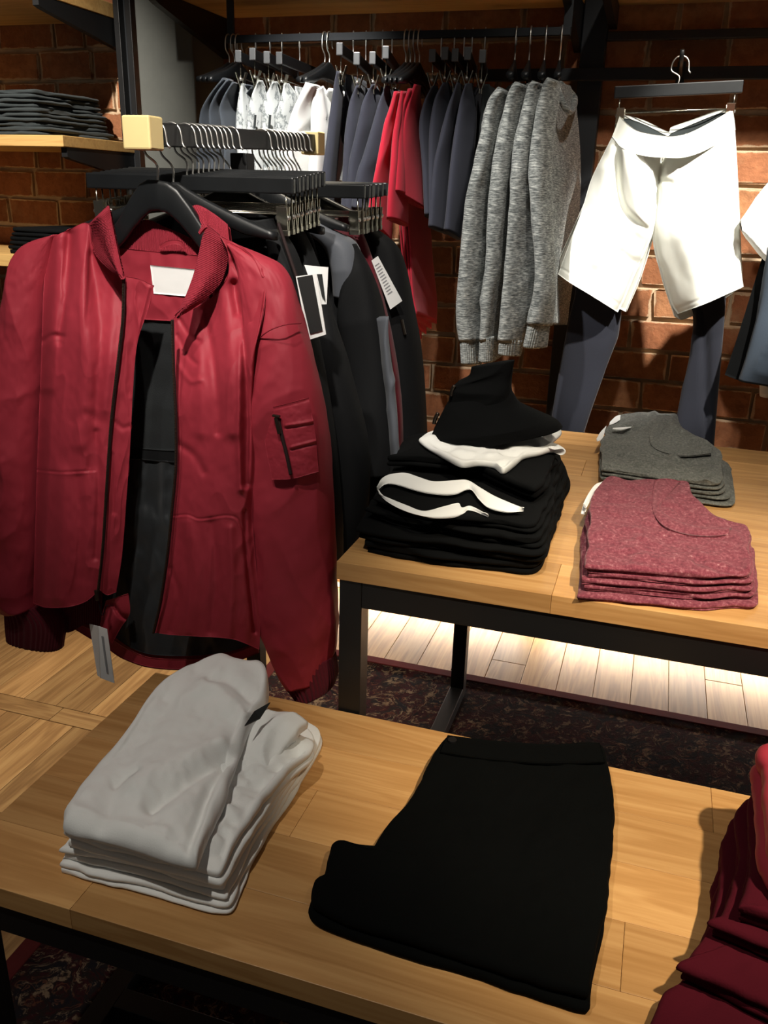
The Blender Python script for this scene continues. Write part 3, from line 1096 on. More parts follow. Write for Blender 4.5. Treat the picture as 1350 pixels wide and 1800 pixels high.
# --- red t-shirts
E_ = [(713, [(696, 162), (688, 190), (679, 218), (664, 288), (652, 345), (646, 385)], [(703, 160), (703, 200), (698, 260), (692, 330), (688, 392), (686, 428)]),
      (721, [(707, 160), (699, 200), (692, 240), (688, 290), (684, 340), (682, 384)], [(713, 160), (714, 215), (716, 280), (714, 340), (713, 398)]),
      (729, [(720, 158), (709, 186), (702, 215), (697, 260), (695, 300), (694, 336)], [(726, 156), (726, 200), (725, 250), (724, 300), (722, 352)]),
      (737, [(731, 148), (720, 176), (709, 218), (703, 260), (700, 300), (698, 340)], [(736, 150), (736, 200), (740, 260), (743, 320), (745, 368)])]
for k, (hx, L, R) in enumerate(E_):
    rail_wood(hx, 'black coat hanger of the %s red t-shirt counted from the slate trousers' % ORD[k], 'hangers of the red t-shirts', 107)
    t = thing('t_shirt', '%s red t-shirt on the wall rail, counted from the slate trousers' % ORD[k], 't-shirt', PY((720, 560), 2.5), 'red t-shirts on the wall rail')
    tube('sleeve', with_y(L, 2.36 + 0.012 * k), with_y(R, 2.47 + 0.012 * k), [0.008, 0.010, 0.012, 0.014], M['red_cotton'], t, 44, 30, disp=folds(90 + k, 1.1, 0.9, 0.005, 0.4), hollow=0.12)
    s = [0, 9, 18, 27][k]
    Lb = [(700 + s * 0.7, 175), (698 + s * 0.8, 260), (700 + s * 0.6, 360), (707 + s * 0.5, 450), (715 + s * 0.4, 520), (722 + s * 0.4, 566 - s * 0.5)]
    Rb = [(714 + s * 0.9, 170), (724 + s, 260), (728 + s, 360), (733 + s, 450), (741 + s, 530), (740 + s, 596 - s)]
    tube('body', with_y(Lb, 2.51), with_y(Rb, 2.76), 0.006, M['red_cotton'], t, 56, 34, disp=folds(95 + k, 1.8, 1.3, 0.002), hollow=0.05)

# --- slate trousers right of the red shirts
Fs = [([(761, 151), (748, 176), (741, 206), (740, 235), (746, 303), (750, 378)], [(768, 151), (776, 180), (770, 240), (766, 310), (764, 388)], 775, 760, 98),
      ([(780, 145), (765, 176), (757, 230), (756, 300), (756, 384)], [(788, 145), (797, 180), (788, 240), (780, 310), (777, 396)], 798, 782, 94),
      ([(804, 145), (789, 190), (776, 240), (764, 290), (755, 399)], [(810, 148), (812, 190), (806, 250), (797, 320), (789, 413)], 815, 800, 97),
      ([(819, 147), (810, 176), (800, 235), (792, 300), (783, 405)], [(829, 146), (836, 190), (832, 260), (822, 330), (806, 422)], 829, 822, 94)]
for k, (L, R, hx, ex, ey) in enumerate(Fs):
    rail_clip(hx, ex, ey, 'clip hanger of the %s slate shorts counted from the red t-shirts' % ORD[k], 'clip hangers of the slate shorts')
    shorts_hung('%s pair of long slate shorts counted from the red t-shirts' % ORD[k], 'slate shorts on the wall rail', L, R, M['slate'], 110 + 3 * k, 0.012, 2.42)
t = rail_clip(851, 848, 99, 'clip hanger beside the grey sweatshirts, its clip free in view', None)
shorts_hung('dark charcoal shorts in shadow next to the grey sweatshirts', None, [(850, 148), (846, 190), (842, 250), (838, 320), (832, 400)], [(860, 148), (868, 190), (866, 260), (860, 330), (850, 405)], M['charcoal'], 130, 0.012, 2.52, 2.76)

# --- grey marl sweatshirts
Hs = [(905, [(880, 157), (864, 178), (856, 205), (850, 240), (838, 290), (822, 360), (812, 460), (805, 550), (811, 600), (814, 641)],
       [(890, 158), (886, 180), (879, 225), (872, 290), (866, 350), (858, 440), (852, 520), (849, 600), (848, 640)]),
      (930, [(912, 147), (900, 160), (893, 185), (882, 243), (872, 295), (864, 358), (857, 460), (851, 550), (848, 600), (847, 638)],
       [(922, 148), (924, 168), (914, 215), (906, 260), (897, 328), (888, 440), (882, 520), (874, 590), (870, 632)]),
      (957, [(942, 144), (932, 155), (923, 200), (912, 249), (903, 310), (897, 380), (889, 460), (882, 540), (879, 600), (878, 624)],
       [(950, 146), (953, 170), (942, 225), (938, 290), (940, 380), (942, 460), (938, 540), (925, 600), (918, 624)]),
      (984, [(968, 138), (957, 150), (946, 188), (938, 243), (937, 303), (940, 380), (946, 450), (944, 520), (931, 570), (921, 612)],
       [(977, 140), (980, 165), (976, 210), (972, 280), (972, 360), (974, 440), (973, 520), (969, 570), (965, 608)])]
for k, (hx, L, R) in enumerate(Hs):
    rail_wood(hx, 'black coat hanger of the %s grey marl sweatshirt counted from the slate shorts' % ORD[k], 'hangers of the grey sweatshirts', 103, 0.18, -0.12, 0.05)
    lab = ['%s grey marl sweatshirt counted from the slate shorts' % ORD[k], 'grey marl sweatshirt hanging next to the white shorts, its neckline in view'][k == 3]
    t = thing('sweatshirt', lab, 'sweatshirt', PY((850 + 30 * k, 640), 2.45), 'grey sweatshirts on the wall rail')
    y0 = 2.36
    R = [(p[0] - 5 * min(1, i / 3.0), p[1]) for i, p in enumerate(R)]
    sl = tube('sleeve', with_y(L[:-1], y0), with_y(R[:-1], 2.46), [0.014, 0.019, 0.02, 0.02, 0.02], M['sweat_grey'], t, 80, 44, disp=folds(140 + k, 1.3, 2.2, 0.006, 0.25, 0.0015), hollow=0.02)
    lc, rc = np.array(L[-2:], float), np.array(R[-2:], float)
    m = (lc + rc) / 2
    lc, rc = m + (lc - m) * 0.92, m + (rc - m) * 0.92
    lc[0] += (lc[0] - lc[1]) * 0.15
    rc[0] += (rc[0] - rc[1]) * 0.15

    def ribs(th, v, G):
        return 0.0015 * np.cos(th * 26)
    tube('cuff', with_y(lc, y0 + 0.005), with_y(rc, 2.455), 0.018, M['sweat_grey'], sl, 14, 160, disp=ribs, hollow=0.03)
    Lb = [(p[0] + 7, p[1] + 6) for p in back_edge(L, y0, 2.44)]
    Rb = [(p[0] + 14, p[1]) for p in back_edge(L, y0, 2.78)]
    if k == 3:
        Rb = [(999, 152), (1008, 172), (1012, 205), (1014, 240), (1015, 290), (1014, 350), (1008, 420), (1000, 500), (990, 570)]
        Lb = [(970, 146), (962, 172), (958, 205), (956, 240), (956, 290), (956, 350), (956, 420), (954, 500), (950, 570)]
    tube('body', with_y(Lb, 2.45), with_y(Rb, 2.78), [0.008, 0.013, 0.014, 0.014] if k < 3 else [0.012, 0.02, 0.022, 0.022], M['sweat_grey'], t, 64, 44, disp=folds(150 + k, 2.0, 1.5, 0.003 if k < 3 else 0.006, 0.1), hollow=0.03)
    # ribbed neck band
    if k == 3:
        q = [PY(p, y) for p, y in [((976, 144), 2.47), ((984, 168), 2.46), ((994, 190), 2.47), ((1003, 196), 2.55), ((1009, 186), 2.66), ((1010, 172), 2.74), ((1000, 160), 2.72), ((985, 148), 2.6)]]
    else:
        c = PY((hx + 2, 160), RY)
        q = [c + (0.02 * math.cos(a), 0.075 * math.sin(a), 0.012 * math.cos(a)) for a in np.linspace(0, 5.6, 9)]
    MB().wire(q, 0.0085, 10, 40).build('neck_band', M['sweat_grey'], t, True)
# ================================================================ things hanging on the rack
JY = 1.33


def rack_wood(px, py, y, label, group, half=0.2, drop=0.08, thick=0.014):
    c = PY((px, py), y)
    c[0] = -0.822
    wood_hanger(label, c, half, drop, (1, 0, 0), bar_top(y), group, thick)


rack_wood(270, 314, 1.385, 'coat hanger of the first black jacket behind the red bomber jacket', 'hangers of the dark jackets', 0.19, 0.075)
rack_wood(278, 314, 1.60, 'coat hanger of the second black jacket behind the red bomber jacket', 'hangers of the dark jackets', 0.19, 0.075)
rack_wood(278, 314, 1.74, 'coat hanger of the slate and black jacket deep on the rack', 'hangers of the dark jackets', 0.19, 0.075)
rack_wood(278, 314, 1.95, 'coat hanger of the last black jacket by the far end block', 'hangers of the dark jackets', 0.19, 0.075)

# straight clip hangers, near batch and far batch
NTH = ORD + ['sixth', 'seventh', 'eighth', 'ninth']
for k in range(8):
    y = 1.432 + 0.0195 * k
    c = PY((330 + 4 * k, 322), y)
    c[0] = -0.822 + 0.0006 * (k % 3)
    c[2] = zy(330, 322, 1.44) + 0.002 * k
    clip_hanger('%s clip hanger of the near batch on the rack, behind the bomber hanger' % NTH[k], c, 0.205, (1, 0.012 * math.sin(k * 2.1), 0), bar_top(y), 0.052, 'near clip hangers on the rack', spread=0.0062)
for k in range(8):
    y = 1.772 + 0.0205 * k
    c = np.array([-0.8215 + 0.001 * (k % 2), y, 1.504 + 0.001 * k])
    clip_hanger('%s clip hanger of the far batch on the rack, near the far end block' % NTH[k], c, 0.215 + 0.002 * (k % 3), (1, 0.012 * math.sin(k * 1.7), 0), bar_top(y), 0.055, 'far clip hangers on the rack', spread=0.0062)


def dark_jacket(label, group, name, cat, L, R, y, t_, mat, seed, amp=0.01, base=None):
    o = thing(name, label, cat, PY((500, 900), y), group)
    tube('body', with_y(L, y), with_y(R, y), t_, mat, o, 70, 60, 0.7, disp=folds(seed, 3, 1.5, amp, 0.3), hollow=0.05)
    return o


def tag_card(parent, quad, y, mat, name='swing_tag', th=0.0012, dy=(0, 0, 0, 0)):
    P = [PY(q, y + d) for q, d in zip(quad, dy)]
    V = P + [p + np.array([0, th, 0]) for p in P]
    F = [(0, 1, 2, 3), (7, 6, 5, 4)] + [((i + 1) % 4, i, i + 4, (i + 1) % 4 + 4) for i in range(4)]
    return mesh(name, V, F, mat, parent, False)


# first black jacket
o = dark_jacket('first black jacket behind the red bomber, with black and white swing tags', 'dark jackets on the rack', 'jacket', 'jacket',
                [(300, 380), (200, 430), (170, 520), (180, 700), (200, 900), (210, 985)], [(470, 388), (500, 425), (512, 480), (520, 560), (530, 700), (538, 840), (540, 985)], 1.455, 0.03, M['black_nylon'], 201)
tube('sleeve', with_y([(470, 405), (478, 460), (490, 560), (500, 700), (515, 860), (530, 990)], 1.44), with_y([(492, 402), (520, 455), (545, 560), (572, 690), (590, 820), (597, 985)], 1.44), [0.02, 0.045, 0.045, 0.04], M['black_nylon'], o, 70, 40, disp=folds(202, 1.6, 2.2, 0.012, 0.6), hollow=0.03)
tube('collar', with_y([(400, 400), (396, 424)], 1.44), with_y([(478, 384), (490, 415)], 1.44), 0.03, M['black_nylon'], o, 10, 40, disp=lambda th, v, G: 0.001 * np.cos(th * 30))
b = MB()
b.wire([PY(p, 1.40) for p in [(489, 392), (505, 440), (522, 490), (538, 540)]], 0.003, 6, 20)
b.build('zip', M['zip_tape'], o)
tg = tag_card(o, [(520, 486), (556, 481), (573, 588), (541, 598)], 1.372, M['card_white'])
tag_card(tg, [(522, 488), (549, 483), (567, 581), (545, 587)], 1.3695, M['card_black'], 'tag_front', 0.0008)
tg = tag_card(o, [(535, 466), (577, 470), (574, 535), (560, 535)], 1.385, M['card_white'])
tag_card(tg, [(557, 482), (566, 482), (572, 530), (566, 522)], 1.383, M['card_black'], 'tag_front', 0.0008)

# second black jacket
o = dark_jacket('second black jacket on the rack, between the tagged black one and the slate one', 'dark jackets on the rack', 'jacket', 'jacket',
                [(330, 380), (260, 440), (250, 600), (260, 800), (280, 985)], [(505, 383), (530, 420), (548, 480), (562, 560), (575, 700), (590, 850), (595, 985)], 1.56, 0.026, M['black_nylon'], 205)
tube('sleeve', with_y([(500, 398), (520, 450), (536, 560), (552, 700), (575, 860), (590, 990)], 1.55), with_y([(522, 392), (545, 440), (578, 540), (606, 640), (640, 770), (643, 880), (630, 985)], 1.55), [0.02, 0.04, 0.042, 0.036], M['black_nylon'], o, 70, 40, disp=folds(206, 1.6, 2.0, 0.012, 0.7), hollow=0.03)

# slate jacket with black panels
o = dark_jacket('slate grey jacket with black lower panels, middle of the rack', 'dark jackets on the rack', 'jacket', 'jacket',
                [(380, 380), (330, 430), (325, 600), (335, 800), (350, 960)], [(520, 371), (560, 392), (590, 425), (612, 520), (622, 650), (632, 800), (640, 960)], 1.755, 0.034, M['black_nylon'], 208)
tube('yoke', with_y([(505, 372), (530, 400), (572, 432), (585, 470), (588, 520)], 1.735), with_y([(528, 372), (584, 404), (622, 428), (634, 470), (630, 525)], 1.735), [0.012, 0.034, 0.046, 0.046, 0.03], M['grey_nylon'], o, 50, 40, disp=folds(209, 1.6, 2.0, 0.004, 0.5))
tube('sleeve', with_y([(588, 440), (596, 480), (600, 560), (610, 660), (625, 760), (632, 830)], 1.735), with_y([(625, 428), (640, 455), (653, 486), (667, 537), (681, 611), (692, 700), (698, 790), (698, 830)], 1.735), [0.02, 0.05, 0.05, 0.046], M['black_nylon'], o, 70, 44, disp=folds(210, 1.6, 2.0, 0.01, 0.7), hollow=0.03)
tube('sleeve_panel', with_y([(664, 560), (668, 610), (676, 680), (682, 760), (686, 815)], 1.705), with_y([(672, 556), (684, 610), (694, 690), (699, 760), (700, 815)], 1.715), 0.03, M['grey_nylon'], o, 50, 24, disp=folds(211, 1.2, 4.0, 0.005, 0.6))

# maroon trousers held by the far clip hangers
o = thing('trousers', 'maroon trousers clipped up on the rack between the slate and black jackets', 'trousers', PY((650, 800), 1.855))
tube('leg', with_y([(556, 390), (575, 430), (600, 520), (620, 640), (640, 800)], 1.84), with_y([(600, 382), (628, 430), (655, 520), (680, 620), (692, 740), (694, 830)], 1.84), [0.012, 0.026, 0.03, 0.03], M['maroon_nylon'], o, 60, 40, disp=folds(215, 1.8, 1.5, 0.008, 0.5), hollow=0.04)
tube('leg', with_y([(588, 384), (606, 430), (632, 520), (650, 640), (664, 820)], 1.875), with_y([(621, 376), (645, 428), (669, 508), (688, 597), (704, 715), (706, 830)], 1.875), [0.012, 0.024, 0.028, 0.028], M['maroon_nylon'], o, 60, 40, disp=folds(216, 1.8, 1.5, 0.008, 0.5), hollow=0.04)
tag_card(o, [(649, 472), (661, 497), (674, 544), (664, 553)], 1.80, M['card_white'])

# black trousers held by the near clip hangers
o = thing('trousers', 'black trousers clipped up on the rack behind the red bomber collar', 'trousers', PY((480, 800), 1.62))
tube('leg', with_y([(452, 388), (440, 430), (440, 560), (450, 800)], 1.615), with_y([(498, 378), (528, 430), (548, 560), (560, 820)], 1.615), [0.01, 0.022, 0.022, 0.022], M['black_cotton'], o, 50, 40, disp=folds(218, 1.8, 1.5, 0.006, 0.5), hollow=0.04)
tube('leg', with_y([(492, 384), (520, 430), (535, 560), (545, 800)], 1.64), with_y([(523, 378), (552, 430), (570, 560), (580, 820)], 1.64), [0.01, 0.02, 0.02, 0.02], M['black_cotton'], o, 50, 40, disp=folds(219, 1.8, 1.5, 0.006, 0.5), hollow=0.04)

# last black jacket
o = dark_jacket('last black jacket on the rack, with a printed white swing tag and zip pocket', 'dark jackets on the rack', 'jacket', 'jacket',
                [(430, 385), (400, 440), (400, 600), (420, 800), (440, 930)], [(622, 378), (650, 396), (672, 420), (680, 520), (688, 660), (694, 800), (698, 930)], 1.96, 0.036, M['black_nylon'], 221)
tube('sleeve', with_y([(640, 392), (648, 440), (658, 540), (672, 660), (690, 780), (700, 850)], 1.945), with_y([(655, 397), (696, 431), (712, 475), (722, 535), (738, 626), (748, 740), (750, 850)], 1.945), [0.02, 0.05, 0.052, 0.046], M['black_nylon'], o, 70, 44, disp=folds(222, 1.5, 2.0, 0.008, 0.5), hollow=0.03)
tg = tag_card(o, [(653, 458), (664, 450), (707, 529), (686, 544)], 1.862, M['card_white'])
b = MB()
for k in range(11):
    f = 0.12 + 0.06 * k
    a, c2 = np.array([659, 455.]) * (1 - f) + np.array([696, 538.]) * f, np.array([4.6, -3.4])
    for (p, q) in [((a - c2 * 0.9), (a + c2 * (0.7 + 0.25 * ((k * 7) % 3) / 2)))]:
        d = np.array([0.45, 0.85])
        P = [PY(v, 1.8612) for v in (p - d, q - d, q + d, p + d)]
        b.add(P, [(3, 2, 1, 0)])
b.build('tag_print', M['print_grey'], tg)
MB().wire([PY((706, 562), 1.893), PY((712, 588), 1.893)], 0.0035, 6).build('sleeve_zip', M['zip_metal'], o)
# ================================================================ red bomber jacket at the front of the rack
def sm(x):
    x = np.clip(x, 0, 1)
    return x * x * (3 - 2 * x)


hc = PY((262, 316), 1.335)
hc[0] = -0.8215
t = thing('coat_hanger', 'broad black wooden coat hanger holding the red bomber jacket, in front of all others', 'hanger', hc - (0, 0, 0.18))
u = np.linspace(-1, 1, 61)
au = np.abs(u)
tz = np.interp(au, [0, 0.1, 0.2, 0.32, 0.45, 0.7, 1], [0, 0.001, 0.010, 0.034, 0.066, 0.115, 0.165])
hh = np.interp(au, [0, 0.1, 0.2, 0.35, 0.6, 1], [0.048, 0.05, 0.054, 0.05, 0.036, 0.022])
V = []
for i in range(61):
    m = hc + np.array([u[i] * 0.178, 0.020 * au[i], -0.05 * u[i] * 0.3])
    for k in range(14):
        q = 2 * math.pi * k / 14
        ce, se = math.cos(q), math.sin(q)
        ce, se = math.copysign(abs(ce) ** 0.45, ce), math.copysign(abs(se) ** 0.45, se)
        V.append(m + np.array([0, ce * (0.007 + 0.003 * au[i]), -tz[i] - hh[i] / 2 + se * hh[i] / 2]))
mesh('body', V, grid_faces(61, 14, wrap=True) + [tuple(range(14))[::-1], tuple(range(60 * 14, 61 * 14))], M['hanger_black'], t)
MB().wire(hook_pts(hc - (0, 0, 0.004), bar_top(1.335), (1, 0, 0)), 0.0021, 10, 48).build('hook', M['chrome'], t, True)

J = thing('bomber_jacket', 'red bomber jacket with ribbed collar and open zip, hanging at the front of the rack', 'jacket', (-0.82, 1.33, 0.8))
MR = M['jacket_red']
YB = 1.335


def ripple(x, y, seed, a=0.0016, sx=26.0, sy=90.0):
    return a * ridge(x / sx + 0.12 * y / sy, y / sy, seed) + a * 0.5 * fbm(x / 12.0, y / 26.0, seed + 4, 2)


LFOLD = [([(104, 418), (98, 500), (86, 590), (82, 680)], 11, 0.009), ([(122, 412), (118, 500), (104, 600)], 7, -0.007), ([(140, 404), (150, 520), (152, 640), (140, 780)], 13, 0.006),
         ([(160, 450), (176, 560), (172, 700), (160, 820)], 10, -0.005), ([(200, 500), (196, 600), (184, 720)], 8, 0.003), ([(178, 742), (150, 728), (128, 740)], 9, -0.002),
         ([(170, 760), (174, 860), (168, 980)], 6, -0.004), ([(76, 600), (92, 590), (110, 592)], 5, -0.004), ([(110, 830), (112, 940), (100, 1050)], 14, 0.007), ([(138, 840), (140, 960), (132, 1060)], 9, -0.005),
         ([(64, 826), (110, 830), (166, 827)], 1.6, -0.0016), ([(64, 829.5), (110, 833.5), (166, 830.5)], 1.6, 0.0009)]


def yl(u, v, x, y):
    b = YB - 0.012 - 0.052 * sm(v * 3.2) - 0.018 * np.sin(np.pi * np.clip(u, 0, 1)) * sm(v * 4) - 0.008 * u
    b = b + 0.03 * (1 - sm(u * 6)) * sm(v * 3)
    return b - strokes(x, y, LFOLD) - ripple(x, y, 301)


patch('front_panel', [(82, 421), (118, 405), (154, 392), (162, 430), (184, 464), (217, 487)], [(58, 1060), (80, 1068), (120, 1067), (150, 1058), (170, 1042)],
      [(82, 421), (76, 520), (72, 640), (65, 820), (60, 1000), (58, 1060)], [(217, 487), (214, 560), (203, 650), (192, 750), (186, 850), (179, 960), (170, 1042)], yl, MR, J, 84, 330)


def ypl(u, v, x, y):
    return YB - 0.066 - 0.012 * np.sin(np.pi * v) + 0.014 * u - ripple(x, y, 311, 0.0016, 18, 60) - strokes(x, y, [([(203, 742), (215, 752), (226, 750)], 5, -0.002), ([(262, 505), (240, 600), (232, 700)], 3, 0.002), ([(196, 800), (200, 900)], 5, -0.003)])


patch('zip_placket', [(222, 486), (246, 491), (270, 502)], [(174, 1036), (188, 1046), (204, 1041)],
      [(222, 486), (218, 560), (208, 650), (197, 750), (191, 850), (183, 960), (174, 1036)], [(270, 502), (262, 540), (242, 600), (234, 680), (229, 780), (222, 880), (214, 980), (204, 1041)], ypl, MR, J, 36, 300)

RFOLD = [([(412, 500), (418, 540), (428, 620), (434, 720), (433, 850)], 8, -0.014), ([(384, 440), (396, 540), (406, 640), (410, 760)], 12, 0.008), ([(358, 545), (372, 610), (382, 690), (384, 760)], 7, -0.006),
         ([(338, 548), (350, 640), (352, 760)], 12, 0.005), ([(316, 562), (334, 590), (350, 600)], 4, -0.004), ([(312, 590), (330, 625), (345, 640)], 4, -0.003), ([(311, 640), (335, 670), (352, 668)], 5, 0.003),
         ([(311, 780), (340, 800), (358, 830)], 7, -0.004), ([(420, 560), (424, 640), (420, 760), (424, 860)], 6, 0.008), ([(330, 920), (345, 1000), (330, 1110)], 12, 0.006), ([(372, 920), (380, 1000), (372, 1110)], 9, -0.006),
         ([(404, 930), (408, 1020), (402, 1120)], 8, 0.006), ([(430, 900), (432, 960), (440, 1040), (448, 1110)], 4, -0.007), ([(300, 1000), (315, 1050), (300, 1108)], 6, -0.004),
         ([(303, 907), (330, 905), (350, 912), (398, 906), (418, 912), (428, 936)], 1.6, -0.0018), ([(303, 910.5), (330, 908.5), (350, 915.5), (398, 909.5), (416, 916), (425, 938)], 1.6, 0.0009),
         ([(310, 566), (314, 640), (318, 740), (318, 820), (311, 900), (303, 980), (291, 1060), (279, 1110)], 1.8, -0.0015),
         ([(408, 428), (440, 448), (462, 486)], 6, 0.006), ([(412, 460), (430, 500), (440, 560)], 6, -0.006)]


def yr(u, v, x, y):
    b = YB - 0.012 - 0.055 * sm(v * 3.2) - 0.02 * np.sin(np.pi * np.clip(u, 0, 1)) * sm(v * 4)
    b = b + 0.012 * sm((u - 0.8) * 5) * sm(v * 3)
    return b - strokes(x, y, RFOLD) - ripple(x, y, 321)


patch('front_panel', [(304, 560), (318, 551), (346, 540), (381, 515), (401, 482), (400, 442), (386, 414)], [(271, 1112), (300, 1116), (350, 1119), (410, 1124), (456, 1142)],
      [(304, 560), (306, 640), (310, 740), (310, 820), (303, 900), (295, 980), (283, 1060), (271, 1112)],
      [(386, 414), (430, 438), (466, 480), (462, 540), (450, 602), (446, 700), (449, 800), (444, 900), (451, 1000), (458, 1080), (456, 1142)], yr, MR, J, 100, 340)

# back of the jacket seen from inside
HEMB = [(110, 1085), (150, 1110), (185, 1130), (215, 1150), (262, 1166), (330, 1170), (400, 1160), (455, 1140)]


def yback(off, seed=330, a=0.002):
    def f(u, v, x, y):
        return YB + 0.028 + off - 0.004 * np.sin(np.pi * u) - a * ridge(x / 46.0, y / 150.0, seed) - a * 0.7 * fbm(x / 22, y / 40, seed + 3, 2)
    return f


patch('back_panel', [(120, 425), (205, 426), (352, 440), (440, 450)], [(p[0], p[1] + 8) for p in HEMB], [(120, 425), (84, 600), (78, 900), (110, 1093)], [(440, 450), (450, 600), (450, 900), (455, 1148)], yback(0.012), MR, J, 60, 160, 0.002)
patch('yoke', [(196, 436), (232, 438), (270, 442), (360, 450)], [(200, 560), (262, 562), (300, 564), (372, 566)], [(196, 436), (200, 560)], [(360, 450), (372, 566)], yback(-0.006, 333, 0.003), MR, J, 60, 50, 0.002)
patch('mesh_lining', [(150, 470), (212, 560), (300, 564), (420, 566)], [(120, 788), (222, 789), (308, 792), (440, 790)], [(150, 470), (120, 788)], [(420, 566), (440, 790)], yback(-0.001, 334, 0.003), M['mesh_lining'], J, 60, 60, 0.002)
patch('lining_band', [(120, 787), (222, 788), (308, 793), (440, 792)], [(120, 806), (222, 806), (308, 813), (440, 814)], [(120, 787), (120, 806)], [(440, 792), (440, 814)], yback(-0.005, 335, 0.001), M['zip_tape'] if False else M['black_nylon'], J, 60, 8, 0.002)
patch('lower_lining', [(120, 805), (222, 806), (308, 812), (440, 813)], [(116, 1072), (150, 1096), (190, 1112), (225, 1136), (262, 1150), (330, 1153), (400, 1146), (452, 1130)], [(120, 805), (100, 950), (116, 1072)], [(440, 813), (446, 1000), (452, 1130)], yback(-0.002, 336, 0.006), M['lining'], J, 90, 120, 0.002)
patch('hem_facing', [(112, 1080), (150, 1102), (190, 1119), (225, 1141), (262, 1156), (330, 1159), (400, 1151), (453, 1133)], [(p[0], p[1] + 6) for p in HEMB], [(112, 1080), (110, 1091)], [(453, 1133), (455, 1146)], yback(-0.005, 337, 0.002), MR, J, 90, 10, 0.002)
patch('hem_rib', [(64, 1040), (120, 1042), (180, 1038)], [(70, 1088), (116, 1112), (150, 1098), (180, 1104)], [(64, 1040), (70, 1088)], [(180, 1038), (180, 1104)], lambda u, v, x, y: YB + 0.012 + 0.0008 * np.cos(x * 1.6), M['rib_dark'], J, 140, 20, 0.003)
patch('front_facing', [(186, 1056), (206, 1050), (226, 1044)], [(176, 1098), (184, 1116), (197, 1132)], [(186, 1056), (180, 1078), (176, 1098)], [(226, 1044), (228, 1078), (212, 1104), (197, 1132)], lambda u, v, x, y: YB - 0.03 - 0.012 * np.sin(np.pi * u) - strokes(x, y, [([(198, 1062), (212, 1082), (226, 1088)], 4, -0.008)]), MR, J, 40, 50, 0.002)

# ribbed collar: both fronts, the standing back, the inside back
def rib(v, n):
    return 0.0011 * np.cos(2 * np.pi * n * v)


patch('collar', [(192, 361), (173, 377), (152, 397)], [(218, 486), (215, 488), (212, 488)], [(192, 361), (198, 395), (205, 430), (212, 462), (218, 486)], [(152, 397), (158, 428), (171, 453), (191, 473), (212, 488)],
      lambda u, v, x, y: YB + 0.006 - 0.082 * sm(v * 0.9) - 0.012 * np.sin(np.pi * u) - rib(v - 0.1 * u, 46) * np.minimum(1, np.minimum(v, 1 - v) * 12), M['rib_red'], J, 24, 300, 0.005)
patch('collar', [(360, 393), (380, 408), (402, 430)], [(308, 556), (310, 558), (312, 559)], [(360, 393), (355, 417), (348, 450), (340, 482), (326, 520), (308, 556)], [(402, 430), (400, 462), (389, 495), (366, 522), (340, 542), (312, 559)],
      lambda u, v, x, y: YB + 0.004 - 0.084 * sm(v * 0.9) - 0.014 * np.sin(np.pi * u) - rib(v + 0.08 * u, 56) * np.minimum(1, np.minimum(v, 1 - v) * 12), M['rib_red'], J, 28, 340, 0.005)
patch('collar', [(322, 371), (346, 360), (374, 374), (400, 394)], [(351, 412), (356, 405), (364, 400), (404, 430)], [(322, 371), (337, 392), (351, 412)], [(400, 394), (404, 430)],
      lambda u, v, x, y: YB + 0.020 - 0.022 * v - 0.0008 * np.cos(2 * np.pi * 26 * u) * np.minimum(1, np.minimum(v, 1 - v) * 6), M['rib_red'], J, 160, 24, 0.005)
patch('collar_inside', [(204, 412), (220, 399), (240, 389), (262, 387), (286, 398), (320, 412), (354, 430)], [(206, 432), (232, 438), (270, 443), (310, 446), (352, 450)], [(204, 412), (206, 432)], [(354, 430), (352, 450)],
      lambda u, v, x, y: YB + 0.027 - 0.006 * v - 0.001 * np.cos(2 * np.pi * 50 * u), M['rib_red'], J, 280, 24, 0.004)
patch('hanging_loop', [(279, 432), (296, 423), (318, 424), (328, 438)], [(281, 438), (300, 430), (316, 431), (326, 442)], [(279, 432), (281, 438)], [(328, 438), (326, 442)], lambda u, v, x, y: YB + 0.012 - 0.008 * np.sin(np.pi * u), MR, J, 30, 6, 0.001)
patch('neck_label', [(264, 466), (305, 470), (346, 474)], [(270, 516), (305, 519), (346, 522)], [(264, 466), (270, 516)], [(346, 474), (346, 522)], lambda u, v, x, y: YB + 0.0145 - 0.0006 * fbm(x / 30, y / 30, 9), M['card_white'], J, 20, 14, 0.0008)

# sleeves
def sleeve_folds(seed, sgn):
    def f(th, v, G):
        a = th / (2 * math.pi)
        return (0.007 * ridge(a * 3.2 + sgn * v * 1.3, v * 2.6, seed) + 0.004 * ridge(a * 6 - sgn * v * 2.5, v * 6, seed + 7) * sm((v - 0.1) * 4)
                + 0.009 * ridge(a * 3, v * 9, seed + 13) * sm((v - 0.78) * 6) + 0.0012 * fbm(a * 20, v * 30, seed + 2, 2)) * sm(v * 8 + 0.15)
    return f


SR_L = [(402, 429), (420, 462), (432, 530), (438, 602), (438, 700), (442, 790), (437, 880), (441, 960), (450, 1040), (466, 1110), (486, 1170), (503, 1200)]
SR_R = [(407, 427), (452, 446), (487, 466), (508, 498), (529, 567), (545, 620), (562, 690), (576, 770), (585, 860), (590, 960), (593, 1060), (592, 1130), (580, 1188)]
SC = 1.325
sr = tube('sleeve', with_y(SR_L, SC), with_y(SR_R, SC), [0.012, 0.032, 0.046, 0.052, 0.054, 0.055, 0.056, 0.056, 0.05, 0.036], MR, J, 240, 150, 0.85, disp=sleeve_folds(341, 1), cap0=True)
tube('cuff', with_y([(490, 1174), (506, 1204), (528, 1231)], SC), with_y([(588, 1150), (592, 1186), (586, 1206)], SC), 0.034, M['rib_dark'], sr, 24, 240, disp=lambda th, v, G: 0.0012 * np.cos(th * 40), hollow=0.02)
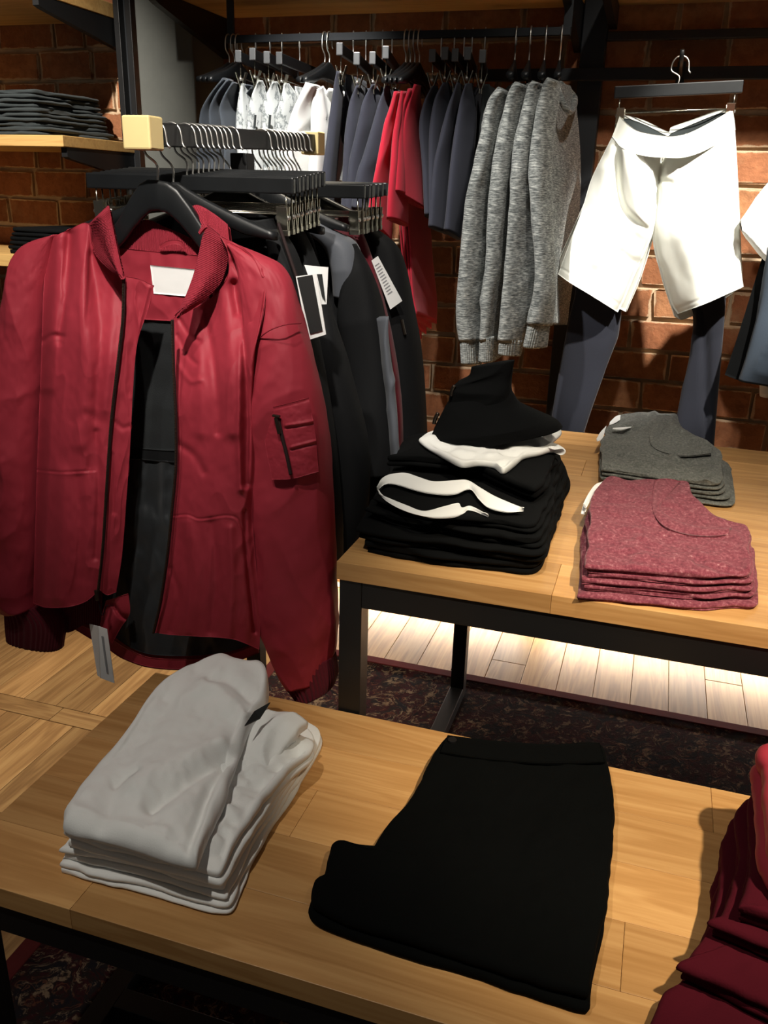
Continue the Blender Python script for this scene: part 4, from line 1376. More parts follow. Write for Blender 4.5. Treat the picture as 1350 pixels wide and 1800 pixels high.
SL_L = [(98, 412), (62, 424), (42, 438), (29, 460), (15, 520), (3, 600), (-3, 720), (-6, 850), (-5, 960), (2, 1040), (14, 1068)]
SL_R = [(100, 414), (92, 440), (85, 480), (80, 560), (77, 640), (71, 760), (68, 880), (66, 980), (60, 1040), (60, 1066)]
sl = tube('sleeve', with_y(SL_L, SC), with_y(SL_R, SC), [0.012, 0.034, 0.046, 0.05, 0.052, 0.052, 0.05, 0.044, 0.036], MR, J, 220, 130, 0.85, disp=sleeve_folds(351, -1))
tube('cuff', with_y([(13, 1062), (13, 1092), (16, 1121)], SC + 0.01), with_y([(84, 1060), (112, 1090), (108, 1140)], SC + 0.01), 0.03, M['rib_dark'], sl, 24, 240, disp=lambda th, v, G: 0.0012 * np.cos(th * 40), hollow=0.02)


def front_of_sleeve(x, y, lift):
    l = np.interp(y, [p[1] for p in SR_L], [p[0] for p in SR_L])
    r = np.interp(y, [p[1] for p in SR_R], [p[0] for p in SR_R])
    s = np.clip((x - (l + r) / 2) / ((r - l) / 2), -0.97, 0.97)
    return SC - 0.060 * np.sqrt(1 - s * s) ** 0.85 - lift


def ypk(u, v, x, y):
    return front_of_sleeve(x, y, 0.0045) - strokes(x, y, [([(503, 748), (530, 744), (556, 739)], 2.5, 0.003), ([(503, 753), (530, 749), (556, 744)], 2, -0.002), ([(512, 786), (556, 775)], 2.5, 0.003), ([(512, 791), (556, 780)], 2, -0.002), ([(460, 724), (500, 715), (543, 703)], 1.5, -0.001)]) - 0.0008 * fbm(x / 14, y / 14, 5)


patch('sleeve_pocket', [(459, 720), (500, 711), (543, 699)], [(478, 843), (512, 842), (560, 829)], [(459, 720), (466, 780), (478, 843)], [(543, 699), (554, 760), (560, 829)], ypk, MR, sr, 70, 90, 0.003)
zp = [(488, 734), (496, 768), (504, 800), (511, 834)]
z3d = [PY(p, float(front_of_sleeve(np.array(p[0]), np.array(p[1]), 0.009))) for p in zp]
MB().wire(z3d, 0.0032, 8, 40).build('sleeve_zip', M['zip_tape'], sr, True)
b = MB()
b.bar(z3d[0] + (-0.0015, -0.004, 0.001), z3d[0] + (0.005, -0.005, -0.026), 0.0065, 0.003, 0.001, up=(0, 1, 0)).bar(z3d[0] + (-0.007, -0.004, 0.004), z3d[0] + (0.006, -0.004, 0.003), 0.006, 0.004, 0.001)
b.build('zip_puller', M['zip_metal'], sr)
sm_ = tube
# shoulder seam of the right sleeve
b = MB()
sp = [(530, 568), (500, 571), (470, 583), (447, 603)]
b.wire([PY(p, float(front_of_sleeve(np.array(p[0]), np.array(p[1]), 0.004))) for p in sp], 0.0011, 6, 40)
b.build('shoulder_seam', M['rib_red'], sr, True)


# main zip: tape and teeth on both fronts
def zip_side(pts, ys, name):
    n = 420
    c = spl([(x, y, Y) for (x, y), Y in zip(pts, ys)], n)
    P = PY(c[:, :2], c[:, 2])
    V, F = sweep(P, 0.0030, 6)
    z = mesh(name, V, F, M['zip_tape'], J)
    r = 0.0014 + 0.0007 * (np.arange(n) % 2)
    V, F = sweep(P + np.array([0.0004, -0.0026, 0]), r, 6)
    tag(mesh('zip_teeth', V, F, M['zip_metal'], z, False), kind='stuff')
    return P


zl = zip_side([(218, 488), (216, 560), (206, 650), (195, 750), (188, 850), (181, 960), (172, 1044)], [1.262, 1.256, 1.252, 1.252, 1.252, 1.254, 1.256], 'zip')
zip_side([(303, 562), (305, 640), (309, 740), (309, 820), (302, 900), (294, 980), (282, 1060), (270, 1112)], [1.262, 1.256, 1.254, 1.254, 1.254, 1.254, 1.256, 1.256], 'zip')
MB().bar(zl[-1] + (0, -0.004, 0.01), zl[-1] + (0.001, -0.004, -0.012), 0.007, 0.005, 0.001, up=(0, 1, 0)).build('zip_puller', M['zip_metal'], J)
MB().wire([PY(p, 1.256) for p in [(172, 1046), (175, 1066), (180, 1082), (186, 1066), (190, 1064)]], 0.0009, 6, 24).build('tag_string', M['black_nylon'], J, True)
tg = tag_card(J, [(173, 1101), (188, 1106), (201, 1201), (177, 1192)], 1.27, M['card_white'], dy=(0, 0.01, 0.01, 0))
tag_card(tg, [(157, 1097), (172.5, 1101), (176.5, 1191.5), (171, 1187)], 1.27, M['card_white'], 'tag_back', dy=(0.03, 0, 0, 0.008))
tag_card(tg, [(178, 1118), (182, 1119), (190, 1183), (187, 1182)], 1.2695, M['print_grey'], 'tag_print', 0.0004, dy=(0.002, 0.004, 0.004, 0.003))
# ================================================================ folded stacks on the tables and shelves
def strip(name, A, B, za, zb, mat, parent, nu=60, nv=10, bulge=0.003, thick=0.0015, shift=(0, 0)):
    """narrow cloth band lying on a stack between two curves of the photograph's frame at heights za, zb"""
    a, b = spl(A, nu), spl(B, nu)
    za, zb = np.broadcast_to(za, nu) if np.ndim(za) == 0 else np.interp(np.linspace(0, 1, nu), np.linspace(0, 1, len(za)), za), np.broadcast_to(zb, nu) if np.ndim(zb) == 0 else np.interp(np.linspace(0, 1, nu), np.linspace(0, 1, len(zb)), zb)
    a3, b3 = PZ(a, za), PZ(b, zb)
    f = np.linspace(0, 1, nv)[:, None, None]
    G = a3[None] * (1 - f) + b3[None] * f
    G[..., 2] += bulge * np.sin(np.pi * f[..., 0])
    G[..., :2] += np.array(shift)
    V, F = sheet_mesh(G, thick)
    return mesh(name, V, F, mat, parent)


def relief(folds_, zlo, amp, sc=40.0, seed=0):
    """extra folds on the upper side of a folded garment"""
    def f(G, t):
        v = (G.reshape(-1, 3) - [0, 0, EYE]) @ RM
        x, y = (W / 2 + FPX * v[:, 0] / v[:, 2]).reshape(G.shape[:2]), (HH / 2 + FPX * v[:, 1] / v[:, 2]).reshape(G.shape[:2])
        G = G.copy()
        k = np.clip((G[..., 2] - zlo) / 0.004, 0, 1)
        G[..., 2] += k * (strokes(x, y, folds_) + amp * fbm(x / sc, y / sc, seed, 3))
        return G
    return f


def tee_stack(outline, n, z0, t, mat, labels, group, shifts, grows, seed, centre=None, dome=0.0, top=None):
    tops = []
    for i in range(n):
        z = z0 + i * t
        zt = z0 + n * t
        c = PZ(np.mean(outline, 0), zt)
        o = thing('folded_t_shirt', labels[i], 't-shirt', (c[0] + shifts[i][0], c[1] + shifts[i][1], z), group)
        sh = np.array(shifts[i])
        last = i == n - 1
        slab('lower_fold', outline, z, t * 0.36, mat, o, seed=seed + i, zpix=zt, shift=sh, wr=0.001, edgew=0.003, centre=centre, grow=grows[i] * 0.975)
        slab('upper_fold', outline, z + t * 0.36, t * (0.62 if not last else 0.8), mat, o, seed=seed + i + 50, zpix=zt, shift=sh, wr=0.0015 if not last else 0.002, edgew=0.005, centre=centre,
             K=12 if not last else 60, n=140 if not last else 320, dome=0 if not last else dome, grow=grows[i], top=top if last else None, up=last)
        tops.append(o)
    return tops


NUM = ['lowest', 'second lowest', 'middle', 'second highest', 'topmost']
MAROON = [(1029, 995), (1085, 999), (1144, 1004), (1227, 1011), (1281, 1008), (1320, 1006), (1319, 965), (1315, 926), (1294, 916), (1256, 903), (1232, 882), (1216, 868), (1207, 847), (1172, 845), (1132, 841), (1104, 844), (1074, 838), (1060, 846), (1041, 873), (1034, 930)]
ts = tee_stack(MAROON, 5, ZB_ + 0.0005, 0.0098, M['tee_maroon'], ['%s of the five folded maroon heather t-shirts on the tall table' % k for k in NUM], 'folded maroon t-shirts',
               [(0.004, -0.016), (0.006, -0.006), (0.0, -0.006), (0.004, -0.002), (0, 0)], (1.09, 1.035, 1.03, 1.0, 1.0), 400, centre=(1170, 950),
               top=relief([([(1118, 915), (1160, 940), (1205, 968)], 10, -0.003), ([(1225, 985), (1270, 1001), (1315, 1006)], 7, -0.005), ([(1288, 935), (1310, 970), (1316, 1000)], 9, 0.005), ([(1082, 845), (1072, 900), (1062, 985)], 14, 0.003),
                           ([(1040, 880), (1080, 884), (1118, 878)], 2.2, -0.0015), ([(1200, 905), (1240, 920), (1290, 925)], 12, -0.003), ([(1100, 960), (1180, 985)], 14, 0.003)], ZB_ + 0.0465, 0.0022, 45, 41))
# the lower shirts reach out on the right
zt = ZB_ + 0.0005 + 5 * 0.0098
strip('collar', [(1152, 843), (1146, 878), (1151, 906), (1168, 925), (1200, 938), (1240, 943), (1280, 940)], [(1196, 846), (1172, 874), (1162, 893), (1180, 909), (1220, 922), (1262, 928), (1286, 928)], zt + 0.004, zt + 0.003, M['tee_maroon'], ts[4], 70, 12, 0.004, 0.003)
strip('inside_label', [(1060, 846), (1046, 852), (1034, 868), (1025, 886)], [(1054, 858), (1046, 866), (1040, 876), (1030, 894)], zt - 0.002, zt - 0.008, M['card_white'], ts[4], 30, 6, 0.002)
strip('inside_label', [(1025, 888), (1030, 893), (1028, 900)], [(1021, 903), (1025, 904), (1028, 905)], zt - 0.012, zt - 0.02, M['card_white'], ts[2], 20, 6, 0.001)

GREY = [(1057, 824), (1100, 830), (1144, 837), (1210, 845), (1266, 848), (1270, 818), (1266, 796), (1254, 782), (1232, 772), (1214, 764), (1197, 750), (1186, 731), (1160, 727), (1133, 725), (1110, 726), (1090, 730), (1073, 744), (1059, 768), (1057, 795)]
ts = tee_stack(GREY, 5, ZB_ + 0.0005, 0.0088, M['tee_grey'], ['%s of the five folded grey heather t-shirts on the tall table' % k for k in NUM], 'folded grey t-shirts',
               [(0.022, -0.008), (0.014, -0.002), (0.004, -0.004), (0.003, -0.002), (0, 0)], (1.06, 1.03, 1.02, 1.0, 1.0), 430, centre=(1160, 790), dome=0.004,
               top=relief([([(1198, 806), (1230, 830), (1262, 846)], 5, -0.005), ([(1180, 800), (1215, 828), (1240, 846)], 6, 0.004), ([(1068, 790), (1100, 806), (1120, 822)], 7, -0.003), ([(1140, 735), (1122, 752), (1090, 762), (1064, 764)], 6, -0.007), ([(1150, 728), (1130, 742), (1100, 750)], 6, 0.008),
                           ([(1060, 770), (1085, 770), (1112, 764)], 2, -0.0015), ([(1186, 735), (1180, 745), (1190, 760)], 8, 0.008), ([(1205, 765), (1240, 778)], 7, 0.006)], ZB_ + 0.042, 0.003, 34, 42))
zt = ZB_ + 0.0005 + 5 * 0.0088
strip('collar', [(1156, 730), (1143, 758), (1144, 780), (1161, 793), (1199, 801), (1250, 797)], [(1184, 733), (1163, 758), (1160, 773), (1175, 783), (1208, 789), (1252, 786)], zt + 0.010, zt + 0.007, M['tee_grey'], ts[4], 70, 12, 0.004, 0.003)
strip('inside_label', [(1091, 729), (1082, 732), (1072, 742)], [(1090, 738), (1080, 744), (1071, 747)], zt + 0.003, zt + 0.002, M['card_white'], ts[4], 20, 6, 0.002)
strip('inside_label', [(1066, 748), (1055, 760), (1048, 772)], [(1062, 764), (1058, 772), (1050, 776)], zt - 0.002, zt - 0.006, M['card_white'], ts[3], 20, 6, 0.002)
strip('inside_label', [(1077, 752), (1094, 751), (1110, 750)], [(1077, 754), (1094, 755), (1110, 751)], zt + 0.008, zt + 0.008, M['card_white'], ts[4], 20, 5, 0.001)


# ---- black trousers with white linings, pile at the table's corner
PILE = [(0.9005, 0.0255, [(640, 950), (700, 962), (800, 976), (880, 984), (945, 986), (966, 940), (990, 880), (1000, 836), (985, 815), (860, 800), (722, 800), (680, 870)]),
        (0.9265, 0.0235, [(626, 926), (700, 940), (800, 950), (880, 962), (953, 966), (972, 920), (990, 860), (996, 826), (975, 800), (850, 785), (722, 786), (672, 850)]),
        (0.9505, 0.0215, [(645, 890), (700, 908), (800, 924), (880, 938), (947, 944), (968, 900), (985, 840), (990, 812), (970, 790), (850, 775), (716, 772), (680, 830)]),
        (0.9725, 0.0175, [(660, 872), (720, 892), (800, 906), (880, 914), (940, 920), (962, 880), (980, 825), (984, 800), (962, 780), (850, 765), (722, 764), (690, 820)]),
        (1.0005, 0.0235, [(680, 800), (720, 801), (770, 806), (830, 812), (866, 828), (938, 856), (955, 845), (972, 810), (974, 792), (950, 772), (850, 758), (745, 760), (715, 790)])]
PL = ['lowest black trousers in the pile at the corner of the tall table', 'second lowest black trousers in the corner pile', 'third black trousers from the bottom of the corner pile', 'black trousers showing an open white waistband lining in the corner pile', 'topmost black trousers in the corner pile, under the white waistband']
objs = []
for i, (z, t, o_) in enumerate(PILE):
    c = PZ(np.mean(o_, 0), z + t)
    o = thing('folded_trousers', PL[i], 'trousers', (c[0], c[1], z), 'black trousers in the corner pile')
    slab('lower_fold', o_, z, t * 0.5, M['black_cotton'], o, zpix=z + t, seed=500 + i, wr=0.006 if i < 3 else 0.0015, edgew=0.007, shift=(0.003, 0.004), centre=(840, 860) if i < 4 else (845, 788), n=160)
    slab('upper_fold', o_, z + t * 0.5, t * 0.5, M['black_cotton'], o, zpix=z + t, seed=520 + i, wr=0.006 if i < 3 else 0.002, edgew=0.007, centre=(840, 860) if i < 4 else (845, 788), n=160)
    objs.append(o)


strip('waistband_lining', [(663, 856), (670, 842), (684, 834), (712, 831), (735, 838), (762, 846), (800, 844), (822, 844), (846, 858), (868, 871), (900, 885), (921, 893)],
      [(664, 862), (674, 853), (686, 850), (702, 853), (740, 864), (775, 869), (802, 868), (826, 860), (842, 878), (858, 892), (890, 900), (920, 899)], 1.006, 0.998, M['white_cotton'], objs[3], 90, 8, 0.002)
strip('waistband_lining', [(664, 860), (668, 868), (690, 878), (715, 888), (745, 898), (780, 890), (806, 884), (812, 892), (826, 889), (844, 897), (858, 906)],
      [(666, 868), (678, 880), (700, 893), (730, 904), (765, 910), (800, 908), (816, 902), (822, 897), (834, 899), (846, 904), (858, 909)], 0.996, 0.991, M['white_cotton'], objs[3], 90, 8, 0.002)
o = tag(slab('folded_waistband', [(735, 771), (752, 760), (771, 755), (792, 765), (813, 773), (840, 770), (862, 754), (889, 739), (930, 738), (966, 741), (982, 748), (988, 757), (980, 766), (972, 774), (986, 782), (994, 792), (975, 787), (950, 794), (921, 801), (902, 816), (885, 826), (870, 816), (840, 812), (810, 814), (780, 800), (755, 785)],
            1.0245, 0.011, M['white_cotton'], None, zpix=1.035, seed=540, up=True, wr=0.006, centre=(868, 780), n=200, K=26, edgew=0.002), 'crumpled white waistband lining turned out on top of the black pile', 'garment')
o = thing('folded_jacket', 'black jacket with standing funnel collar at the back of the black pile', 'jacket', PY((870, 750), 1.72))
tube('body', with_y([(800, 690), (786, 712), (774, 735), (764, 760), (756, 778)], 1.70), with_y([(900, 688), (914, 708), (944, 724), (980, 742), (988, 752)], 1.70), [0.045, 0.06, 0.08, 0.10, 0.09], M['black_cotton'], o, 50, 70, 0.9, disp=folds(550, 2.5, 1.5, 0.008, 0.8))
tube('collar', with_y([(829, 645), (824, 660), (803, 672), (794, 690), (790, 706)], 1.70), with_y([(905, 633), (902, 652), (897, 672), (899, 692), (906, 706)], 1.70), [0.018, 0.03, 0.04, 0.05, 0.05], M['black_cotton'], o, 40, 60, 0.8, disp=folds(552, 1.5, 1.2, 0.006, 0.8), hollow=0.0)
MB().wire([PY(p, 1.665) for p in [(799, 678), (795, 686), (793, 696)]], 0.004, 6, 12).build('zip_pull', M['zip_metal'], o, True)
MB().wire([PY(p, 1.66) for p in [(770, 726), (765, 736), (763, 745)]], 0.004, 6, 12).build('zip_pull', M['zip_metal'], o, True)

# ---- white shirts on the low table
WS = [(0.6005, 0.0175, 'lowest folded white shirt on the low table', [(102, 1517), (250, 1551), (396, 1586), (424, 1540), (474, 1450), (524, 1370), (556, 1318), (566, 1285), (540, 1265), (470, 1245), (300, 1250), (215, 1330), (150, 1430)], 0.003, 0),
      (0.6185, 0.021, 'second folded white shirt from the bottom on the low table', [(107, 1488), (250, 1520), (392, 1558), (402, 1540), (470, 1430), (528, 1340), (552, 1300), (545, 1280), (520, 1262), (440, 1240), (300, 1240), (210, 1330), (150, 1430)], 0.004, 0),
      (0.640, 0.026, 'third folded white shirt with a black inner label, on the low table', [(112, 1462), (200, 1484), (300, 1510), (382, 1532), (398, 1515), (420, 1470), (468, 1400), (512, 1345), (545, 1318), (550, 1300), (524, 1285), (520, 1262), (490, 1246), (440, 1235), (300, 1230), (200, 1320), (145, 1410)], 0.012, 0.006)]
ws = []
for i, (z, t, lab, o_, wr, dome) in enumerate(WS):
    c = PZ(np.mean(o_, 0), z + t)
    o = thing('folded_shirt', lab, 'shirt', (c[0], c[1], z), 'folded white shirts on the low table')
    slab('lower_fold', o_, z, t * 0.45, M['white_cotton'], o, zpix=z + t, seed=600 + i, wr=0.002, edgew=0.004, shift=(0.002, -0.002), centre=(320, 1400), n=180)
    slab('upper_fold', o_, z + t * 0.45, t * 0.55, M['white_cotton'], o, zpix=z + t, seed=610 + i, up=i == 2, wr=wr, edgew=0.005, centre=(320, 1400), n=220, K=40, dome=dome)
    ws.append(o)
o_ = [(107, 1428), (110, 1452), (186, 1468), (275, 1497), (342, 1513), (352, 1496), (386, 1420), (416, 1340), (434, 1285), (455, 1258), (470, 1240), (474, 1205), (462, 1190), (440, 1186), (413, 1180), (391, 1174), (362, 1183), (333, 1196), (276, 1228), (213, 1294), (147, 1365)]
c = PZ(np.mean(o_, 0), 0.69)
o = thing('folded_shirt', 'topmost folded white shirt, its sleeve folded across the pile on the low table', 'shirt', (c[0], c[1], 0.668), 'folded white shirts on the low table')
WF = [([(180, 1450), (215, 1350), (280, 1270), (350, 1210)], 16, -0.005), ([(265, 1412), (310, 1385), (360, 1350), (412, 1322)], 13, -0.010), ([(240, 1385), (300, 1345), (390, 1310)], 18, 0.007),
      ([(345, 1500), (376, 1410), (410, 1335), (430, 1270)], 6, 0.005), ([(330, 1490), (362, 1400), (396, 1335)], 8, -0.006), ([(420, 1260), (360, 1225), (320, 1240)], 14, 0.007), ([(200, 1370), (240, 1350)], 8, -0.005), ([(440, 1240), (400, 1215), (370, 1215)], 8, -0.006),
      ([(130, 1420), (200, 1445), (290, 1465)], 12, 0.004)]


def wtop(G, t):
    v = (G.reshape(-1, 3) - [0, 0, EYE]) @ RM
    x, y = (W / 2 + FPX * v[:, 0] / v[:, 2]).reshape(G.shape[:2]), (HH / 2 + FPX * v[:, 1] / v[:, 2]).reshape(G.shape[:2])
    G = G.copy()
    k = np.clip((G[..., 2] - 0.684) / 0.018, 0, 1)
    G[..., 2] += k * (1.45 * strokes(x, y, WF) + 0.0035 * fbm(x / 60 + y / 90, y / 70, 77, 3))
    # the back of the shirt is bunched up higher
    G[..., 2] += k * 0.03 * sm((1330 - y) / 160.0)
    return G


slab('body', o_, 0.669, 0.034, M['white_cotton'], o, zpix=0.695, seed=630, wr=0.003, edgew=0.003, centre=(300, 1350), n=320, K=70, top=wtop, up=True, dome=0.006)
tube('sleeve', [(336, 1486, 0.9), (360, 1430, 0.94), (392, 1360, 0.99), (428, 1296, 1.05), (466, 1255, 1.10)], [(394, 1512, 0.9), (430, 1430, 0.95), (480, 1350, 1.01), (522, 1290, 1.07), (540, 1280, 1.10)], [0.012, 0.016, 0.018, 0.018, 0.016], M['white_cotton'], ws[2], 80, 50, 0.8, disp=folds(640, 2.2, 3.5, 0.008, 1.2, 0.001))
lb = MB()
q = [PY(p, y) for p, y in [((447, 1250), 1.045), ((475, 1234), 1.065), ((457, 1262), 1.045), ((430, 1275), 1.015)]]
V = q + [p - np.array([0, 0, 0.002]) for p in q]
lb.add(V, [(0, 1, 2, 3), (7, 6, 5, 4)] + [((i + 1) % 4, i, i + 4, (i + 1) % 4 + 4) for i in range(4)])
lb.build('inner_label', M['card_black'], ws[2])

# ---- black trousers laid flat on the low table
TR = [(787, 1290), (860, 1299), (960, 1306), (1054, 1303), (1070, 1343), (1080, 1400), (1080, 1450), (1074, 1543), (1064, 1610), (1041, 1715), (1033, 1742), (900, 1704), (767, 1664), (650, 1626), (575, 1600), (545, 1580), (551, 1543), (568, 1532), (580, 1481), (591, 1474), (620, 1483), (644, 1491), (655, 1484), (690, 1436), (727, 1392), (762, 1321)]
o = thing('folded_trousers', 'black trousers laid folded on the low table, waistband to the back', 'trousers', (-0.15, 1.02, 0.6005))
slab('lower_leg', TR, 0.6005, 0.014, M['black_twill'], o, zpix=0.632, seed=700, wr=0.001, edgew=0.003, shift=(0.001, -0.006), centre=(870, 1520), n=260)
slab('upper_leg', TR, 0.6148, 0.0175, M['black_twill'], o, zpix=0.632, seed=705, up=True, wr=0.003, edgew=0.003, centre=(870, 1520), n=320, K=50)
strip('waistband', [(787, 1292), (860, 1301), (960, 1308), (1054, 1306)], [(774, 1322), (850, 1334), (960, 1342), (1064, 1340)], 0.637, 0.637, M['black_twill'], o, 60, 8, 0.002, 0.002)
p = PZ((795, 1302), 0.6405)
MB().wire([p - (0, 0, 0.001), p + (0, 0, 0.0025)], 0.0075, 20).build('button', M['black_steel'], o)

# ---- dark red knits at the right end of the low table
RK = [(0.6005, 0.034, [(1166, 1742), (1190, 1728), (1236, 1640), (1256, 1560), (1262, 1478), (1290, 1452), (1400, 1450), (1700, 1560), (1700, 1990), (1150, 1850)]),
      (0.635, 0.033, [(1193, 1690), (1214, 1680), (1250, 1600), (1270, 1500), (1280, 1442), (1302, 1424), (1420, 1424), (1700, 1520), (1700, 1880), (1420, 1790)]),
      (0.6685, 0.031, [(1248, 1612), (1270, 1602), (1290, 1520), (1297, 1424), (1320, 1402), (1440, 1404), (1700, 1480), (1700, 1790), (1450, 1690)]),
      (0.700, 0.03, [(1302, 1588), (1318, 1520), (1316, 1400), (1338, 1384), (1460, 1390), (1700, 1450), (1700, 1740), (1480, 1650)])]
for i, (z, t, o_) in enumerate(RK):
    c = PZ(np.mean(o_, 0), z + t)
    o = thing('folded_sweater', ['lowest', 'second lowest', 'third lowest', 'second highest'][i] + ' dark red folded sweater at the end of the low table', 'sweater', (c[0], c[1], z), 'dark red sweaters on the low table')
    for q in range(2):
        slab(['lower_fold', 'upper_fold'][q], o_, z + q * t * 0.5, t * 0.5, M['dark_red_knit'], o, zpix=z + t, seed=720 + 3 * i + q, wr=0.004, edgew=0.006, centre=(1450, 1600), n=200, shift=(0.004 * (1 - q), 0.003 * (1 - q)))
o_ = [(1334, 1330), (1331, 1310), (1348, 1300), (1480, 1320), (1680, 1400), (1680, 1640), (1500, 1580), (1354, 1500)]
c = PZ(np.mean(o_, 0), 0.79)
o = thing('folded_sweater', 'topmost sweater of the dark red pile, brighter red and cut by the picture edge', 'sweater', (c[0], c[1], 0.73), 'dark red sweaters on the low table')
slab('lower_fold', o_, 0.7305, 0.028, M['jacket_red'], o, zpix=0.79, seed=740, wr=0.004, edgew=0.005, centre=(1480, 1440), n=200)
slab('upper_fold', o_, 0.759, 0.03, M['jacket_red'], o, zpix=0.79, seed=744, wr=0.006, edgew=0.006, centre=(1480, 1440), n=220, K=30, up=True, shift=(0.003, 0.004))

# ---- stacks on the left wall shelves
xr = xy_(72, 238, 2.54)
for i in range(5):
    z = z2 + 0.0005 + i * 0.0275
    R = random.Random(800 + i)
    x1 = xr + 0.02 - 0.006 * i + R.uniform(-0.006, 0.006)
    o_ = [(x1 - 0.36, 2.53), (x1 - 0.02, 2.525), (x1, 2.54), (x1 + 0.012, 2.7), (x1 + 0.01, 2.88 - 0.006 * i), (x1 - 0.34, 2.88)]
    o = thing('folded_trousers', NUM[i] + ' of the five folded charcoal trousers on the oak wall shelf', 'trousers', (x1 - 0.18, 2.7, z), 'charcoal trousers on the wall shelf')
    slab('lower_fold', o_, z, 0.0135, M['charcoal'], o, world=True, seed=810 + i, wr=0.008, edgew=0.008, n=120)
    slab('upper_fold', o_, z + 0.0137, 0.0135, M['charcoal'], o, world=True, seed=820 + i, wr=0.008, edgew=0.008, n=120, shift=(0.003, -0.003))
xl = xy_(16, 448, 2.54)
for i in range(3):
    z = z3 + 0.0005 + i * 0.029
    x0 = xl + 0.012 * i
    o_ = [(x0, 2.54), (x0 + 0.1, 2.53), (x0 + 0.24, 2.54), (x0 + 0.25, 2.86), (x0 + 0.02, 2.87), (x0 - 0.005, 2.7)]
    o = thing('folded_trousers', ['lowest', 'middle', 'topmost'][i] + ' of the three folded black trousers on the lower wall shelf', 'trousers', (x0 + 0.12, 2.7, z), 'black trousers on the lower wall shelf')
    slab('lower_fold', o_, z, 0.014, M['black_cotton'], o, world=True, seed=840 + i, wr=0.003, edgew=0.004, n=100)
    slab('upper_fold', o_, z + 0.0142, 0.0145, M['black_cotton'], o, world=True, seed=850 + i, wr=0.005, edgew=0.004, n=100)
# ================================================================ white shorts on the wall and what hangs round them
HYY = 2.56
a_, b_2 = PY((1080, 163), HYY), PY((1306, 152), HYY)
c = (a_ + b_2) / 2
zh = zy(1196, 100, HYY)
half = (b_2[0] - a_[0]) / 2
clip_hanger('black clip hanger with chrome hook holding the white shorts', c, half, (1, 0, 0), zh, 0.056, None, tilt=(b_2[2] - a_[2]) / (2 * half), bar_h=0.03)
t = thing('wall_hook', 'black peg on the wall bar carrying the hanger of the white shorts', 'hook', (c[0], 2.86, zh - 0.01))
MB().wire([(c[0], 2.8675, zh - 0.006), (c[0], HYY - 0.02, zh - 0.006), (c[0], HYY - 0.03, zh + 0.012)], 0.0055, 10).build('peg', M['black_steel'], t, True)
MB().box((c[0] - 0.012, 2.861, zh - 0.06), (c[0] + 0.012, 2.8675, zh + 0.03), 0.002).build('plate', M['black_steel'], t)

S = thing('shorts', 'white shorts clipped to the black hanger on the brick wall', 'shorts', PY((1150, 550), 2.55))
WN = M['white_neoprene']
SF = [([(1084, 258), (1083, 300), (1087, 345), (1100, 375), (1134, 402)], 7, -0.016), ([(1098, 266), (1112, 320), (1132, 398)], 16, 0.018), ([(1092, 445), (1108, 458), (1120, 462)], 9, -0.008), ([(1065, 300), (1058, 380), (1050, 460)], 16, 0.012), ([(1130, 270), (1142, 300), (1146, 390)], 8, 0.006),
      ([(1164, 282), (1158, 320), (1156, 358)], 3, -0.006), ([(1296, 430), (1291, 460), (1300, 500)], 7, -0.014), ([(1164, 318), (1178, 322)], 6, -0.006),
      ([(985, 471), (1004, 482), (1046, 508), (1091, 536)], 1.6, -0.0018), ([(1193, 541), (1240, 523), (1276, 507), (1306, 493)], 1.6, -0.0018), ([(1200, 420), (1220, 480), (1230, 540)], 20, 0.012), ([(1250, 300), (1256, 400), (1262, 480)], 22, 0.008)]
YS = 2.545


def ysl(u, v, x, y):
    return YS + 0.015 - 0.055 * np.sqrt(np.clip(1 - (2 * u - 0.95) ** 2, 0, 1)) * (0.6 + 0.5 * v) - strokes(x, y, SF) - 0.0015 * fbm(x / 40, y / 60, 12)


def ysr(u, v, x, y):
    return YS + 0.015 - 0.058 * np.sqrt(np.clip(1 - (2 * u - 1.05) ** 2, 0, 1)) * (0.6 + 0.5 * v) - strokes(x, y, SF) - 0.0015 * fbm(x / 40, y / 60, 13)


LL = [(1076, 240), (1058, 276), (1039, 316), (1021, 375), (1000, 430), (981, 482)]
HL = [(981, 482), (1000, 496), (1040, 520), (1086, 549)]
IL = [(1166, 276), (1160, 300), (1154, 340), (1147, 412), (1133, 445), (1112, 492), (1098, 526), (1086, 549)]
IR = [(1166, 276), (1160, 300), (1155, 340), (1147, 412), (1152, 450), (1163, 484), (1180, 535), (1191, 552)]
HR = [(1191, 552), (1240, 534), (1276, 518), (1307, 504)]
RR = [(1292, 226), (1296, 290), (1299, 360), (1301, 430), (1303, 475), (1307, 504)]
WB_L = [(1076, 240), (1094, 260), (1128, 272), (1166, 276)]
WB_R = [(1166, 276), (1206, 275), (1250, 258), (1292, 226)]
patch('front_left_leg', WB_L, HL, LL, IL, ysl, WN, S, 90, 120, 0.004)
patch('front_right_leg', WB_R, HR, IR, RR, ysr, WN, S, 90, 120, 0.004)
patch('waistband', [(1089, 204), (1104, 219), (1125, 231), (1172, 239), (1204, 236), (1245, 217), (1288, 192)], [(1076, 240), (1094, 261), (1128, 273), (1166, 277), (1206, 276), (1250, 259), (1293, 228)], [(1089, 204), (1083, 222), (1076, 240)], [(1288, 192), (1291, 210), (1293, 228)],
      lambda u, v, x, y: YS + 0.008 - 0.045 * np.sin(np.pi * np.clip(u, 0.02, 0.98)) - 0.004 * v - strokes(x, y, [([(1172, 240), (1165, 276)], 2.5, -0.004), ([(1207, 240), (1206, 276)], 2.5, -0.004), ([(1190, 244), (1188, 272)], 12, 0.004)]), WN, S, 110, 24, 0.004)
